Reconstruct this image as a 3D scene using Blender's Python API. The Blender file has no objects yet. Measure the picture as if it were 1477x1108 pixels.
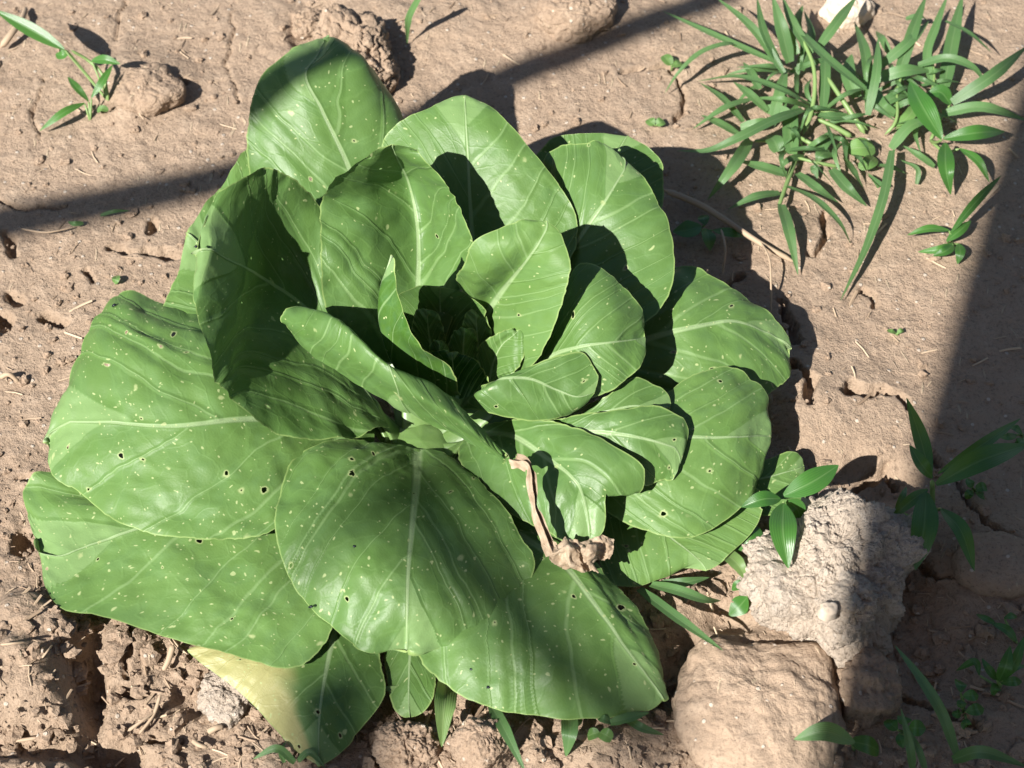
import bpy, math, random
import numpy as np
from mathutils import Vector, noise as mnoise

random.seed(7)
rng = np.random.default_rng(11)

# ------------------------------------------------------------------ camera
W, H = 1477.0, 1108.0
FPX = 2600.0
PITCH = math.radians(52.0)
DIST = 1.092
FWD = np.array([0.0, math.cos(PITCH), -math.sin(PITCH)])
UPV = np.array([0.0, math.sin(PITCH), math.cos(PITCH)])
RGT = np.array([1.0, 0.0, 0.0])
CAM = -FWD * DIST

scene = bpy.context.scene
cam_data = bpy.data.cameras.new('camera')
cam_data.sensor_fit = 'HORIZONTAL'
cam_data.sensor_width = 36.0
cam_data.lens = 36.0 * FPX / W
cam_data.clip_start = 0.02
cam_data.clip_end = 500.0
cam_data.dof.use_dof = True
cam_data.dof.focus_distance = 1.01
cam_data.dof.aperture_fstop = 14.0
cam = bpy.data.objects.new('camera', cam_data)
scene.collection.objects.link(cam)
cam.location = Vector(CAM)
cam.rotation_euler = (math.pi / 2 - PITCH, 0, 0)
scene.camera = cam

# ------------------------------------------------------------------ sky and sun
SUN_D = FWD + 0.562 * RGT + 0.048 * UPV          # direction in which light travels
SUN_D = SUN_D / np.linalg.norm(SUN_D)
sun_el = math.asin(-SUN_D[2])
world = bpy.data.worlds.new('World')
scene.world = world
world.use_nodes = True
wn = world.node_tree
bg = wn.nodes['Background']
sky = wn.nodes.new('ShaderNodeTexSky')
sky.sky_type = 'NISHITA'
sky.sun_disc = False
sky.sun_elevation = sun_el
sky.sun_rotation = math.atan2(-SUN_D[0], -SUN_D[1])
sky.air_density = 1.0
sky.dust_density = 0.5
wn.links.new(sky.outputs[0], bg.inputs[0])
bg.inputs[1].default_value = 0.05
sl = bpy.data.lights.new('sun', 'SUN')
sl.energy = 5.0
sl.angle = math.radians(0.53)
sl.color = (1.0, 0.965, 0.915)
sun = bpy.data.objects.new('sun', sl)
scene.collection.objects.link(sun)
sun.rotation_euler = Vector(SUN_D).to_track_quat('-Z', 'Y').to_euler()
sun.location = (-2, -2, 3)
scene.view_settings.view_transform = 'Standard'
scene.view_settings.look = 'None'
scene.view_settings.exposure = 1.08
scene.view_settings.gamma = 1.0
scene.render.engine = 'CYCLES'
scene.cycles.transparent_max_bounces = 12
scene.cycles.max_bounces = 8

# ------------------------------------------------------------------ numeric helpers
def _hash(ix, iy, seed):
    h = (ix.astype(np.int64) * 374761393 + iy.astype(np.int64) * 668265263 + seed * 982451653) & 0xffffffff
    h = ((h ^ (h >> 13)) * 1274126177) & 0xffffffff
    return ((h ^ (h >> 16)) & 0xffffff) / float(0xffffff)

def vnoise(x, y, seed=0):
    x = np.asarray(x, float); y = np.asarray(y, float)
    ix = np.floor(x); iy = np.floor(y)
    fx = x - ix; fy = y - iy
    fx = fx * fx * fx * (fx * (fx * 6 - 15) + 10); fy = fy * fy * fy * (fy * (fy * 6 - 15) + 10)
    a = _hash(ix, iy, seed); b = _hash(ix + 1, iy, seed)
    c = _hash(ix, iy + 1, seed); d = _hash(ix + 1, iy + 1, seed)
    return (a + (b - a) * fx + (c - a) * fy + (a - b - c + d) * fx * fy) * 2 - 1

def fbm(x, y, seed=0, octv=4, gain=0.5):
    s = 0.0; a = 1.0; n = 0.0
    c, sn = math.cos(0.6), math.sin(0.6)
    for i in range(octv):
        s = s + a * vnoise(x, y, seed + i * 17); n += a
        x, y = (c * x - sn * y) * 2.03 + 11.3, (sn * x + c * y) * 2.03 - 5.7
        a *= gain
    return s / n

def sstep(a, b, x):
    t = np.clip((x - a) / (b - a), 0, 1)
    return t * t * (3 - 2 * t)

def ray(px, py):
    return FWD + RGT * ((px - W / 2) / FPX) + UPV * ((H / 2 - py) / FPX)

def P(px, py, zcm=0.0):
    """point at height zcm (centimetres) that lies behind pixel px, py of the photograph"""
    r = ray(px, py); t = (zcm * 0.01 - CAM[2]) / r[2]
    return CAM + r * t

def seg_dist(x, y, pts):
    """distance of grid points to a polyline"""
    best = np.full(np.shape(x), 9.0)
    for (ax, ay), (bx, by) in zip(pts[:-1], pts[1:]):
        dx, dy = bx - ax, by - ay
        t = np.clip(((x - ax) * dx + (y - ay) * dy) / (dx * dx + dy * dy + 1e-12), 0, 1)
        best = np.minimum(best, np.hypot(x - ax - t * dx, y - ay - t * dy))
    return best

def hermite(V, ts, t):
    """non-uniform Catmull-Rom through V (n,3) at parameters ts, sampled at t"""
    V = np.asarray(V, float); n = len(V)
    T = np.zeros_like(V)
    for i in range(n):
        if i == 0: T[i] = (V[1] - V[0]) / (ts[1] - ts[0])
        elif i == n - 1: T[i] = (V[-1] - V[-2]) / (ts[-1] - ts[-2])
        else:
            h0, h1 = ts[i] - ts[i - 1], ts[i + 1] - ts[i]
            T[i] = ((V[i] - V[i - 1]) / h0 * h1 + (V[i + 1] - V[i]) / h1 * h0) / (h0 + h1)
    k = np.clip(np.searchsorted(ts, t, side='right') - 1, 0, n - 2)
    h = (ts[k + 1] - ts[k]); s = ((t - ts[k]) / h)[:, None]; h = h[:, None]
    s2, s3 = s * s, s * s * s
    return (2 * s3 - 3 * s2 + 1) * V[k] + (s3 - 2 * s2 + s) * h * T[k] + (-2 * s3 + 3 * s2) * V[k + 1] + (s3 - s2) * h * T[k + 1]

def chord(V):
    d = np.r_[0, np.cumsum(np.linalg.norm(np.diff(np.asarray(V, float), axis=0), axis=1) + 1e-5)]
    return d / d[-1]

# ------------------------------------------------------------------ object helpers
COL = scene.collection

def link(o, parent=None):
    COL.objects.link(o)
    if parent is not None: o.parent = parent
    return o

def tag(o, label=None, cat=None, group=None, kind=None):
    if label: o['label'] = label
    if cat: o['category'] = cat
    if group: o['group'] = group
    if kind: o['kind'] = kind
    return o

def empty(name, loc):
    o = bpy.data.objects.new(name, None)
    o.empty_display_size = 0.02
    o.location = Vector(loc)
    return link(o)

def mesh_obj(name, verts, faces, mat, parent=None, origin=None, smooth=True, attrs=None, uv=None):
    verts = np.asarray(verts, float)
    if origin is None: origin = np.zeros(3)
    me = bpy.data.meshes.new(name)
    faces = np.asarray(faces)
    v = (verts - np.asarray(origin))
    me.vertices.add(len(v)); me.vertices.foreach_set('co', v.astype(np.float32).ravel())
    n, k = faces.shape
    me.loops.add(n * k); me.loops.foreach_set('vertex_index', faces.astype(np.int32).ravel())
    me.polygons.add(n)
    me.polygons.foreach_set('loop_start', np.arange(0, n * k, k, dtype=np.int32))
    me.polygons.foreach_set('loop_total', np.full(n, k, dtype=np.int32))
    me.update(calc_edges=True)
    me.polygons.foreach_set('use_smooth', np.full(n, smooth))
    if attrs:
        for an, av in attrs.items():
            a = me.attributes.new(an, 'FLOAT', 'POINT'); a.data.foreach_set('value', np.asarray(av, np.float32).ravel())
    if uv is not None:
        l = me.uv_layers.new(name='UVMap')
        l.data.foreach_set('uv', np.asarray(uv, np.float32)[faces.ravel()].ravel())
    me.materials.append(mat)
    me.validate()
    o = bpy.data.objects.new(name, me)
    if parent is None: o.location = Vector(origin)
    return link(o, parent)

def grid_faces(nr, nc, wrap=False):
    i = np.arange(nr - 1)[:, None]; j = np.arange(nc if wrap else nc - 1)[None, :]
    a = i * nc + j; b = i * nc + (j + 1) % nc
    return np.stack([a, b, b + nc, a + nc], -1).reshape(-1, 4)

# ------------------------------------------------------------------ material helpers
class NT:
    def __init__(self, name):
        self.m = bpy.data.materials.new(name); self.m.use_nodes = True
        self.t = self.m.node_tree
        self.t.nodes.clear()
        self.out = self.t.nodes.new('ShaderNodeOutputMaterial')
    def n(self, typ, props=None, **ins):
        nd = self.t.nodes.new(typ)
        for k, v in (props or {}).items(): setattr(nd, k, v)
        for k, v in ins.items(): self.set(nd, k, v)
        return nd
    def set(self, nd, k, v):
        key = int(k[1:]) if k[0] == 'i' and k[1:].isdigit() else k.replace('_', ' ')
        s = nd.inputs[key]
        if isinstance(v, bpy.types.NodeSocket): self.t.links.new(v, s)
        else:
            if isinstance(v, tuple) and len(v) == 3 and s.type == 'RGBA': v = (*v, 1.0)
            s.default_value = v
    def math(self, op, a, b=0.0, c=0.0, clamp=False):
        nd = self.n('ShaderNodeMath', {'operation': op, 'use_clamp': clamp}, i0=a, i1=b, i2=c); return nd.outputs[0]
    def mix(self, f, a, b):
        nd = self.n('ShaderNodeMix', {'data_type': 'RGBA'}, i0=f, i6=a, i7=b); return nd.outputs[2]
    def ramp(self, x, lo, hi):
        nd = self.n('ShaderNodeMapRange', {'interpolation_type': 'SMOOTHSTEP', 'clamp': True})
        self.set(nd, 'i0', x); self.set(nd, 'i1', lo); self.set(nd, 'i2', hi); return nd.outputs[0]
    def attr(self, name, typ='GEOMETRY'):
        nd = self.n('ShaderNodeAttribute', {'attribute_name': name, 'attribute_type': typ}); return nd.outputs['Fac']
    def noise(self, vec, scale, detail=4.0, rough=0.55, dist=0.0):
        nd = self.n('ShaderNodeTexNoise', None, Vector=vec, Scale=scale, Detail=detail, Roughness=rough, Distortion=dist); return nd.outputs[0]
    def noisec(self, vec, scale, detail=2.0):
        nd = self.n('ShaderNodeTexNoise', None, Vector=vec, Scale=scale, Detail=detail); return nd.outputs[1]
    def vor(self, vec, scale, feature='F1'):
        return self.n('ShaderNodeTexVoronoi', {'feature': feature}, Vector=vec, Scale=scale)
    def bump(self, h, strength, dist, normal=None):
        nd = self.n('ShaderNodeBump', None, Height=h, Strength=strength, Distance=dist)
        if normal is not None: self.set(nd, 'Normal', normal)
        return nd.outputs[0]
    def objco(self):
        return self.n('ShaderNodeTexCoord').outputs['Object']
    def geopos(self):
        return self.n('ShaderNodeNewGeometry').outputs['Position']
    def principled(self, **k):
        return self.n('ShaderNodeBsdfPrincipled', None, **k)
    def done(self, shader):
        self.t.links.new(shader, self.out.inputs[0]); return self.m

def mat_bok(name='cabbage_leaf'):
    t = NT(name)
    uv = t.n('ShaderNodeUVMap').outputs[0]
    tone = t.attr('tone'); spotd = t.attr('spots'); yel = t.attr('yellow')
    vc = t.attr('vc'); mw = t.attr('mw'); Wv = t.attr('side'); vsp = t.attr('vs'); lw = t.attr('lw'); de = t.attr('de')
    wob = t.noisec(uv, 0.9, 2.0)
    uvw = t.n('ShaderNodeVectorMath', {'operation': 'MULTIPLY_ADD'}, i0=wob, i1=(0.9, 0.9, 0.0), i2=uv).outputs[0]
    big = t.noise(uv, 0.22, 3.0)
    mid = t.noise(uv, 1.1, 4.0)
    # midrib and side veins
    midm = t.ramp(t.math('DIVIDE', t.math('ABSOLUTE', vc), mw), 1.25, 0.45)
    dW = t.math('ABSOLUTE', t.math('SUBTRACT', Wv, t.math('ROUND', Wv)))
    sidem = t.ramp(t.math('DIVIDE', t.math('MULTIPLY', dW, vsp), lw), 1.5, 0.25)
    sg = t.math('DIVIDE', t.math('MULTIPLY', dW, vsp), lw)
    groove = t.ramp(sg, 5.0, 0.0)
    # small veins bridging the side veins
    sx = t.n('ShaderNodeSeparateXYZ', None, i0=uvw)
    nv_ = t.n('ShaderNodeCombineXYZ', None, i0=t.math('MULTIPLY_ADD', Wv, 1.5, t.math('MULTIPLY', sx.outputs[1], 0.25)), i1=t.math('MULTIPLY', sx.outputs[0], 0.62), i2=0.0).outputs[0]
    net = t.vor(nv_, 1.0, 'DISTANCE_TO_EDGE').outputs['Distance']
    netm = t.ramp(net, 0.07, 0.0)
    base = t.mix(t.ramp(big, 0.3, 0.7), (0.011, 0.054, 0.005), (0.024, 0.086, 0.009))
    base = t.mix(tone, base, (0.092, 0.180, 0.034))
    base = t.mix(t.math('MULTIPLY', t.ramp(mid, 0.35, 0.8), 0.30), base, (0.020, 0.074, 0.007))
    # waxy bloom lies in soft streaks between the veins
    blm = t.ramp(t.noise(nv_, 0.9, 4.0, 0.6), 0.42, 0.66)
    base = t.mix(t.math('MULTIPLY', blm, 0.36), base, (0.075, 0.165, 0.070))
    sat = t.ramp(t.noise(uv, 0.5, 3.0), 0.52, 0.72)
    base = t.mix(t.math('MULTIPLY', sat, 0.5), base, (0.034, 0.110, 0.005))
    base = t.mix(t.math('MULTIPLY', netm, 0.20), base, (0.12, 0.23, 0.065))
    base = t.mix(t.math('MULTIPLY', sidem, 0.62), base, (0.22, 0.33, 0.145))
    base = t.mix(t.math('MULTIPLY', midm, 0.88), base, (0.36, 0.46, 0.26))
    # yellowed part
    ybase = t.mix(t.noise(uv, 1.4, 5.0, 0.7), (0.56, 0.43, 0.21), (0.40, 0.30, 0.15))
    base = t.mix(yel, base, ybase)
    patchy = t.math('MULTIPLY', spotd, t.math('MULTIPLY_ADD', t.noise(uv, 0.35, 2.0), 1.9, 0.05))
    def flecks(scale, off, r0, r1, thr):
        v = t.vor(t.n('ShaderNodeVectorMath', {'operation': 'ADD'}, i0=uvw, i1=off).outputs[0], scale)
        sep = t.n('ShaderNodeSeparateColor', None, i0=v.outputs['Color'])
        rad = t.math('MULTIPLY_ADD', sep.outputs[1], r1 - r0, r0)
        m = t.ramp(t.math('DIVIDE', v.outputs['Distance'], rad), 1.0, 0.6)
        return t.math('MULTIPLY', m, t.math('GREATER_THAN', t.math('MULTIPLY', patchy, thr), sep.outputs[0]))
    fl = t.math('MAXIMUM', flecks(1.35, (3.1, 7.7, 0.0), 0.09, 0.17, 0.85), flecks(3.1, (13.1, 2.7, 0.0), 0.12, 0.25, 0.52))
    base = t.mix(t.math('MULTIPLY', fl, 0.85), base, (0.52, 0.55, 0.28))
    # flea-beetle holes with a pale rim
    hv = t.vor(t.n('ShaderNodeVectorMath', {'operation': 'ADD'}, i0=uvw, i1=(5.5, 1.3, 0.0)).outputs[0], 0.72)
    hs = t.n('ShaderNodeSeparateColor', None, i0=hv.outputs['Color'])
    hr = t.math('MULTIPLY_ADD', t.math('POWER', hs.outputs[1], 2.0), 0.050, 0.062)
    hq = t.math('DIVIDE', t.math('ADD', hv.outputs['Distance'], t.math('MULTIPLY_ADD', t.noise(uv, 9.0, 2.0), 0.05, -0.025)), hr)
    hex_ = t.math('GREATER_THAN', t.math('MULTIPLY', spotd, 0.78), hs.outputs[0])
    hole = t.math('MULTIPLY', t.math('LESS_THAN', hq, 1.0), hex_)
    rim = t.math('MULTIPLY', t.ramp(hq, 1.9, 1.1), hex_)
    base = t.mix(t.math('MULTIPLY', rim, 0.8), base, (0.50, 0.52, 0.26))
    edge = t.ramp(de, 0.12, 0.03)
    base = t.mix(t.math('MULTIPLY', edge, 0.8), base, (0.30, 0.39, 0.13))
    # underside is paler
    back = t.n('ShaderNodeNewGeometry').outputs['Backfacing']
    under = t.mix(0.5, base, (0.13, 0.22, 0.065))
    colr = t.mix(back, base, under)
    hgt = t.math('MULTIPLY', netm, -0.16)
    hgt = t.math('ADD', hgt, t.math('MULTIPLY', groove, -1.3))
    hgt = t.math('ADD', hgt, t.math('MULTIPLY', sidem, 0.35))
    hgt = t.math('ADD', hgt, t.math('MULTIPLY', midm, 0.9))
    hgt = t.math('ADD', hgt, t.math('MULTIPLY', mid, 0.55))
    hgt = t.math('ADD', hgt, t.math('MULTIPLY', t.noise(uv, 8.0, 3.0), 0.30))
    bmp = t.bump(hgt, 0.34, 0.0012)
    rough = t.math('MULTIPLY_ADD', t.noise(uv, 2.0, 3.0), 0.12, t.math('MULTIPLY_ADD', tone, 0.14, 0.35))
    p = t.principled(Base_Color=colr, Roughness=rough, Normal=bmp)
    p.inputs['Specular IOR Level'].default_value = 0.27
    p.inputs['Sheen Weight'].default_value = 0.015
    p.inputs['Sheen Roughness'].default_value = 0.4
    p.inputs['Sheen Tint'].default_value = (0.75, 0.88, 1.0, 1)
    tr = t.n('ShaderNodeBsdfTranslucent', None, Color=t.mix(0.35, colr, (0.08, 0.20, 0.008)), Normal=bmp)
    mx = t.n('ShaderNodeMixShader', None, i0=0.08, i1=p.outputs[0], i2=tr.outputs[0])
    tp = t.n('ShaderNodeBsdfTransparent')
    mh = t.n('ShaderNodeMixShader', None, i0=hole, i1=mx.outputs[0], i2=tp.outputs[0])
    return t.done(mh.outputs[0])

def mat_stalk():
    t = NT('pale_stalk')
    co = t.objco()
    c = t.mix(t.noise(co, 90.0, 4.0), (0.085, 0.16, 0.04), (0.15, 0.235, 0.075))
    p = t.principled(Base_Color=c, Roughness=0.4, Normal=t.bump(t.noise(co, 300.0), 0.2, 0.001))
    p.inputs['Subsurface Weight'].default_value = 0.15
    p.inputs['Subsurface Radius'].default_value = (0.004, 0.006, 0.002)
    return t.done(p.outputs[0])

def mat_blade(name, a, b, rib, rough=0.42, trans=0.25):
    t = NT(name)
    uv = t.n('ShaderNodeUVMap').outputs[0]
    sp = t.n('ShaderNodeSeparateXYZ', None, i0=uv)
    oi = t.n('ShaderNodeObjectInfo').outputs['Random']
    co = t.geopos()
    c = t.mix(t.noise(co, 60.0, 3.0), a, b)
    c = t.mix(t.math('MULTIPLY', oi, 0.6), c, tuple(min(1, x * 1.5) for x in b))
    stri = t.n('ShaderNodeTexWave', {'bands_direction': 'Y'}, Vector=uv, Scale=1.6, Distortion=0.6).outputs[1]
    c = t.mix(t.math('MULTIPLY', stri, 0.16), c, tuple(x * 0.55 for x in a))
    ribm = t.ramp(t.math('ABSOLUTE', sp.outputs[1]), 0.13, 0.02)
    c = t.mix(t.math('MULTIPLY', ribm, 0.55), c, rib)
    back = t.n('ShaderNodeNewGeometry').outputs['Backfacing']
    c = t.mix(t.math('MULTIPLY', back, 0.4), c, tuple(min(1, x * 1.6) for x in b))
    bm = t.bump(stri, 0.25, 0.0004)
    p = t.principled(Base_Color=c, Roughness=rough, Normal=bm)
    tr = t.n('ShaderNodeBsdfTranslucent', None, Color=t.mix(0.4, c, (0.35, 0.55, 0.06)))
    mx = t.n('ShaderNodeMixShader', None, i0=trans, i1=p.outputs[0], i2=tr.outputs[0])
    return t.done(mx.outputs[0])

def mat_soil(name, a, b, pale, bumpk=1.0, fine=1.0):
    t = NT(name)
    co = t.geopos()
    n1 = t.noise(co, 9.0, 5.0)
    n2 = t.noise(co, 60.0, 6.0, 0.65)
    n3 = t.noise(co, 420.0, 5.0, 0.7)
    c = t.mix(n1, a, b)
    c = t.mix(t.math('MULTIPLY', t.ramp(n2, 0.45, 0.75), 0.5), c, pale)
    c = t.mix(t.math('MULTIPLY', t.ramp(n3, 0.52, 0.30), 0.7), c, tuple(x * 0.55 for x in a))
    # bits of pale grit
    v = t.vor(co, 240.0)
    s = t.n('ShaderNodeSeparateColor', None, i0=v.outputs['Color'])
    g = t.math('MULTIPLY', t.ramp(v.outputs['Distance'], 0.35, 0.22), t.math('GREATER_THAN', s.outputs[0], 0.93))
    c = t.mix(t.math('MULTIPLY', g, 0.6), c, (0.62, 0.55, 0.46))
    # trodden-in fibres
    st = t.n('ShaderNodeMapping', None, Vector=t.n('ShaderNodeVectorMath', {'operation': 'MULTIPLY_ADD'}, i0=t.noisec(co, 14.0, 2.0), i1=(0.05, 0.05, 0.0), i2=co).outputs[0])
    st.inputs['Scale'].default_value = (1.0, 0.16, 1.0); st.inputs['Rotation'].default_value = (0, 0, 0.7)
    v2 = t.vor(st.outputs[0], 330.0)
    s2 = t.n('ShaderNodeSeparateColor', None, i0=v2.outputs['Color'])
    g2 = t.math('MULTIPLY', t.ramp(v2.outputs['Distance'], 0.30, 0.18), t.math('GREATER_THAN', s2.outputs[0], 0.91))
    c = t.mix(t.math('MULTIPLY', g2, 0.55), c, (0.50, 0.40, 0.27))
    h = t.math('ADD', t.math('MULTIPLY', n2, 1.6), t.math('MULTIPLY', n3, 0.55 * fine))
    h = t.math('ADD', h, t.math('MULTIPLY', t.noise(co, 1400.0, 3.0), 0.2 * fine))
    h = t.math('ADD', h, t.math('MULTIPLY', g, 0.3))
    h = t.math('ADD', h, t.math('MULTIPLY', g2, 0.25))
    p = t.principled(Base_Color=c, Roughness=0.95, Normal=t.bump(h, 0.75, 0.0045 * bumpk))
    p.inputs['Specular IOR Level'].default_value = 0.15
    return t.done(p.outputs[0])

def mat_simple(name, a, b, scale, rough=0.8, bump=0.4, bd=0.002, stretch=None):
    t = NT(name)
    co = t.objco()
    if stretch:
        mp = t.n('ShaderNodeMapping', None, Vector=co); mp.inputs['Scale'].default_value = stretch; co = mp.outputs[0]
    n = t.noise(co, scale, 6.0, 0.65)
    p = t.principled(Base_Color=t.mix(t.ramp(n, 0.3, 0.7), a, b), Roughness=rough, Normal=t.bump(n, bump, bd))
    p.inputs['Specular IOR Level'].default_value = 0.25
    return t.done(p.outputs[0])

M = {}
M['leaf'] = mat_bok()
M['stalk'] = mat_stalk()
M['grass'] = mat_blade('grass_blade', (0.048, 0.115, 0.040), (0.092, 0.180, 0.060), (0.15, 0.24, 0.10))
M['stem'] = mat_blade('grass_stem', (0.10, 0.19, 0.05), (0.16, 0.25, 0.08), (0.22, 0.30, 0.12))
M['weed'] = mat_blade('weed_leaf', (0.028, 0.100, 0.018), (0.050, 0.145, 0.026), (0.13, 0.24, 0.08), 0.34)
M['weedpale'] = mat_blade('pale_weed_leaf', (0.07, 0.16, 0.04), (0.12, 0.22, 0.06), (0.2, 0.3, 0.12), 0.45)
M['soil'] = mat_soil('sandy_soil', (0.300, 0.216, 0.150), (0.375, 0.278, 0.198), (0.440, 0.338, 0.248))
M['clod'] = mat_soil('soil_clod', (0.290, 0.206, 0.142), (0.365, 0.268, 0.190), (0.43, 0.33, 0.24), 0.9)
M['clod2'] = mat_soil('smooth_clod', (0.30, 0.215, 0.148), (0.38, 0.282, 0.20), (0.44, 0.34, 0.25), 0.5, 0.7)
M['rock'] = mat_soil('crumbly_rock', (0.42, 0.335, 0.255), (0.55, 0.465, 0.375), (0.66, 0.585, 0.50), 1.3, 1.8)
def mat_straw():
    t = NT('dry_straw')
    g = t.n('ShaderNodeNewGeometry')
    r = g.outputs['Random Per Island']
    n = t.noise(g.outputs['Position'], 300.0, 4.0)
    c = t.mix(r, (0.22, 0.145, 0.09), (0.50, 0.38, 0.255))
    c = t.mix(t.math('MULTIPLY', n, 0.4), c, (0.30, 0.22, 0.15))
    p = t.principled(Base_Color=c, Roughness=0.75)
    return t.done(p.outputs[0])
M['straw'] = mat_straw()
M['dry'] = mat_simple('withered_leaf', (0.24, 0.17, 0.11), (0.42, 0.33, 0.235), 130.0, 0.85, 0.6, 0.002)
M['bamboo'] = mat_simple('bamboo', (0.35, 0.26, 0.12), (0.48, 0.38, 0.2), 12.0, 0.5, 0.2, 0.002, (1, 1, 0.1))
M['plank'] = mat_simple('weathered_plank', (0.20, 0.16, 0.12), (0.34, 0.28, 0.22), 14.0, 0.85, 0.5, 0.002, (0.08, 1, 1))
M['beetle'] = mat_simple('beetle_shell', (0.006, 0.008, 0.012), (0.012, 0.016, 0.025), 300.0, 0.22, 0.1, 0.0002)
M['pebble'] = mat_simple('pale_pebble', (0.50, 0.40, 0.30), (0.62, 0.52, 0.41), 150.0, 0.8, 0.3, 0.001)

# ------------------------------------------------------------------ ground
def gxy(px, py): 
    p = P(px, py, 0); return (p[0], p[1])

# (centre px, radius px, height cm)  broad swellings and hollows
BUMPS = [((30, 930), (85, 62), 2.6), ((30, 1020), (90, 50), 2.4), ((50, 1150), (110, 45), 2.2),
         ((122, 990), (24, 80), -1.8), ((150, 1100), (60, 30), -1.6), ((290, 1010), (40, 26), -0.8), ((180, 930), (60, 40), 0.8), ((230, 960), (90, 60), 0.5), ((700, 1090), (90, 50), 0.9),
         ((610, 1000), (90, 60), -0.8), ((880, 1075), (70, 45), 0.8), ((975, 960), (45, 60), -1.5), ((1060, 890), (55, 28), -1.2),
         ((200, 130), (70, 45), 0.7), ((700, 30), (160, 45), 0.5), ((455, 45), (40, 40), -1.0), ((1150, 580), (60, 60), 0.6),
         ((1250, 600), (90, 60), 0.5), ((1330, 900), (60, 120), -0.9), ((1420, 820), (120, 90), 0.7), ((1250, 690), (70, 25), -1.0),
         ((985, 300), (40, 70), -0.6), ((1140, 340), (50, 35), 0.5), ((1250, 1060), (60, 60), -0.5), ((870, 20), (100, 40), 0.5),
         ((1400, 1080), (120, 60), 0.5), ((990, 60), (60, 40), 0.4), ((600, 700), (330, 200), 0.4)]
CRACKS = [([(900, 110), (960, 95), (985, 140), (975, 180)], 2.0, 0.5), ([(1195, 310), (1190, 340), (1170, 365)], 2.5, 0.7),
          ([(155, 160), (195, 158), (205, 150), (235, 155), (250, 140), (262, 125)], 3.0, 0.9), ([(1225, 575), (1260, 566), (1290, 570), (1304, 590)], 3.5, 1.0),
          ([(1240, 690), (1275, 665), (1290, 690)], 3.5, 0.9), ([(160, 355), (205, 358)], 3.0, 0.6), ([(205, 358), (262, 362)], 4.0, 0.8),
          ([(10, 340), (22, 365)], 5.0, 0.8), ([(3, 455), (12, 470)], 6.0, 1.0), ([(66, 455), (85, 465)], 5.0, 0.9),
          ([(18, 425), (28, 432)], 4.0, 0.6), ([(215, 318), (212, 330)], 4.0, 0.7), ([(20, 690), (60, 700), (75, 690)], 2.5, 0.5),
          ([(0, 280), (40, 300), (90, 300)], 2.0, 0.4), ([(1120, 440), (1145, 470), (1150, 500)], 3.5, 0.9),
          ([(1140, 540), (1165, 560), (1170, 590)], 4.0, 1.0), ([(1330, 640), (1390, 690), (1420, 760), (1477, 790)], 2.5, 0.6),
          ([(1300, 760), (1350, 830), (1440, 845)], 2.5, 0.6), ([(1250, 1000), (1330, 1010), (1400, 1050)], 2.0, 0.5),
          ([(175, 0), (172, 60)], 1.2, 0.3), ([(340, 20), (330, 90), (350, 150)], 1.0, 0.25), ([(60, 120), (45, 160), (60, 200)], 1.2, 0.3),
          ([(1010, 400), (1050, 420), (1068, 400)], 2.5, 0.6), ([(1240, 420), (1262, 430), (1262, 445)], 2.5, 0.5), ([(95, 640), (130, 655)], 3, 0.6),
          ([(30, 775), (35, 790)], 6.0, 1.0), ([(180, 905), (185, 980)], 2.5, 0.7), ([(195, 915), (197, 960)], 2.5, 0.6), ([(160, 1010), (200, 1000)], 5, 0.8),
          ([(215, 1070), (260, 1075)], 3, 0.8), ([(70, 770), (85, 790)], 5, 0.7), ([(285, 470), (275, 480)], 3, 0.5), ([(120, 390), (135, 405)], 3, 0.5)]

def ground_h(x, y):
    x = np.asarray(x, float); y = np.asarray(y, float)
    # how broken the surface is: smooth and trodden at the top, crumbly towards the lower left
    rough = 0.35 + 0.65 * sstep(0.02, -0.16, y + 0.05 * fbm(x * 5, y * 5, 3, 2))
    rough = rough * (0.55 + 0.45 * sstep(0.33, 0.05, x))
    h = 0.0060 * fbm(x * 6 + 3, y * 6, 21, 3)
    h = h + 0.0042 * rough * fbm(x * 28, y * 28, 5, 4)
    lump = fbm(x * 62, y * 62, 9, 4, 0.55)
    h = h + 0.0048 * rough * np.maximum(lump, -0.25) * sstep(-0.3, 0.3, fbm(x * 13, y * 13, 31, 2) + 0.35 * rough)
    h = h + 0.0016 * rough * fbm(x * 190, y * 190, 13, 3, 0.6) + 0.0006 * fbm(x * 150, y * 150, 15, 2)
    wx = x + 0.010 * fbm(x * 22, y * 22, 41, 3); wy = y + 0.010 * fbm(x * 22, y * 22, 47, 3)
    for (c, r, hh) in BUMPS:
        cx, cy = gxy(*c); ex = gxy(c[0] + r[0], c[1]); ey = gxy(c[0], c[1] - r[1])
        rx = abs(ex[0] - cx); ry = abs(ey[1] - cy)
        q = ((wx - cx) / rx) ** 2 + ((wy - cy) / ry) ** 2
        h = h + 0.01 * hh * np.exp(-q ** 1.7)
    return h

def crack_h(x, y):
    d = np.zeros_like(x)
    wx = x + 0.005 * fbm(x * 60, y * 60, 71, 3); wy = y + 0.005 * fbm(x * 60, y * 60, 77, 3)
    wn_ = 0.8 + 0.9 * (fbm(x * 90, y * 90, 83, 2) + 0.3)
    for pts, wpx, dep in CRACKS:
        g = np.array([gxy(*p) for p in pts])
        lo, hi = g.min(0) - 0.012, g.max(0) + 0.012
        jj = np.where((y[:, 0] > lo[1]) & (y[:, 0] < hi[1]))[0]; ii = np.where((x[0] > lo[0]) & (x[0] < hi[0]))[0]
        if len(jj) == 0 or len(ii) == 0: continue
        sl_ = (slice(jj[0], jj[-1] + 1), slice(ii[0], ii[-1] + 1))
        s = seg_dist(wx[sl_], wy[sl_], g)
        w = np.maximum(1.7 * wpx * 0.00042 * wn_[sl_], 0.0003)
        d[sl_] = np.minimum(d[sl_], -0.013 * dep * sstep(1.25, 0.75, s / w))
    return d

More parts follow.
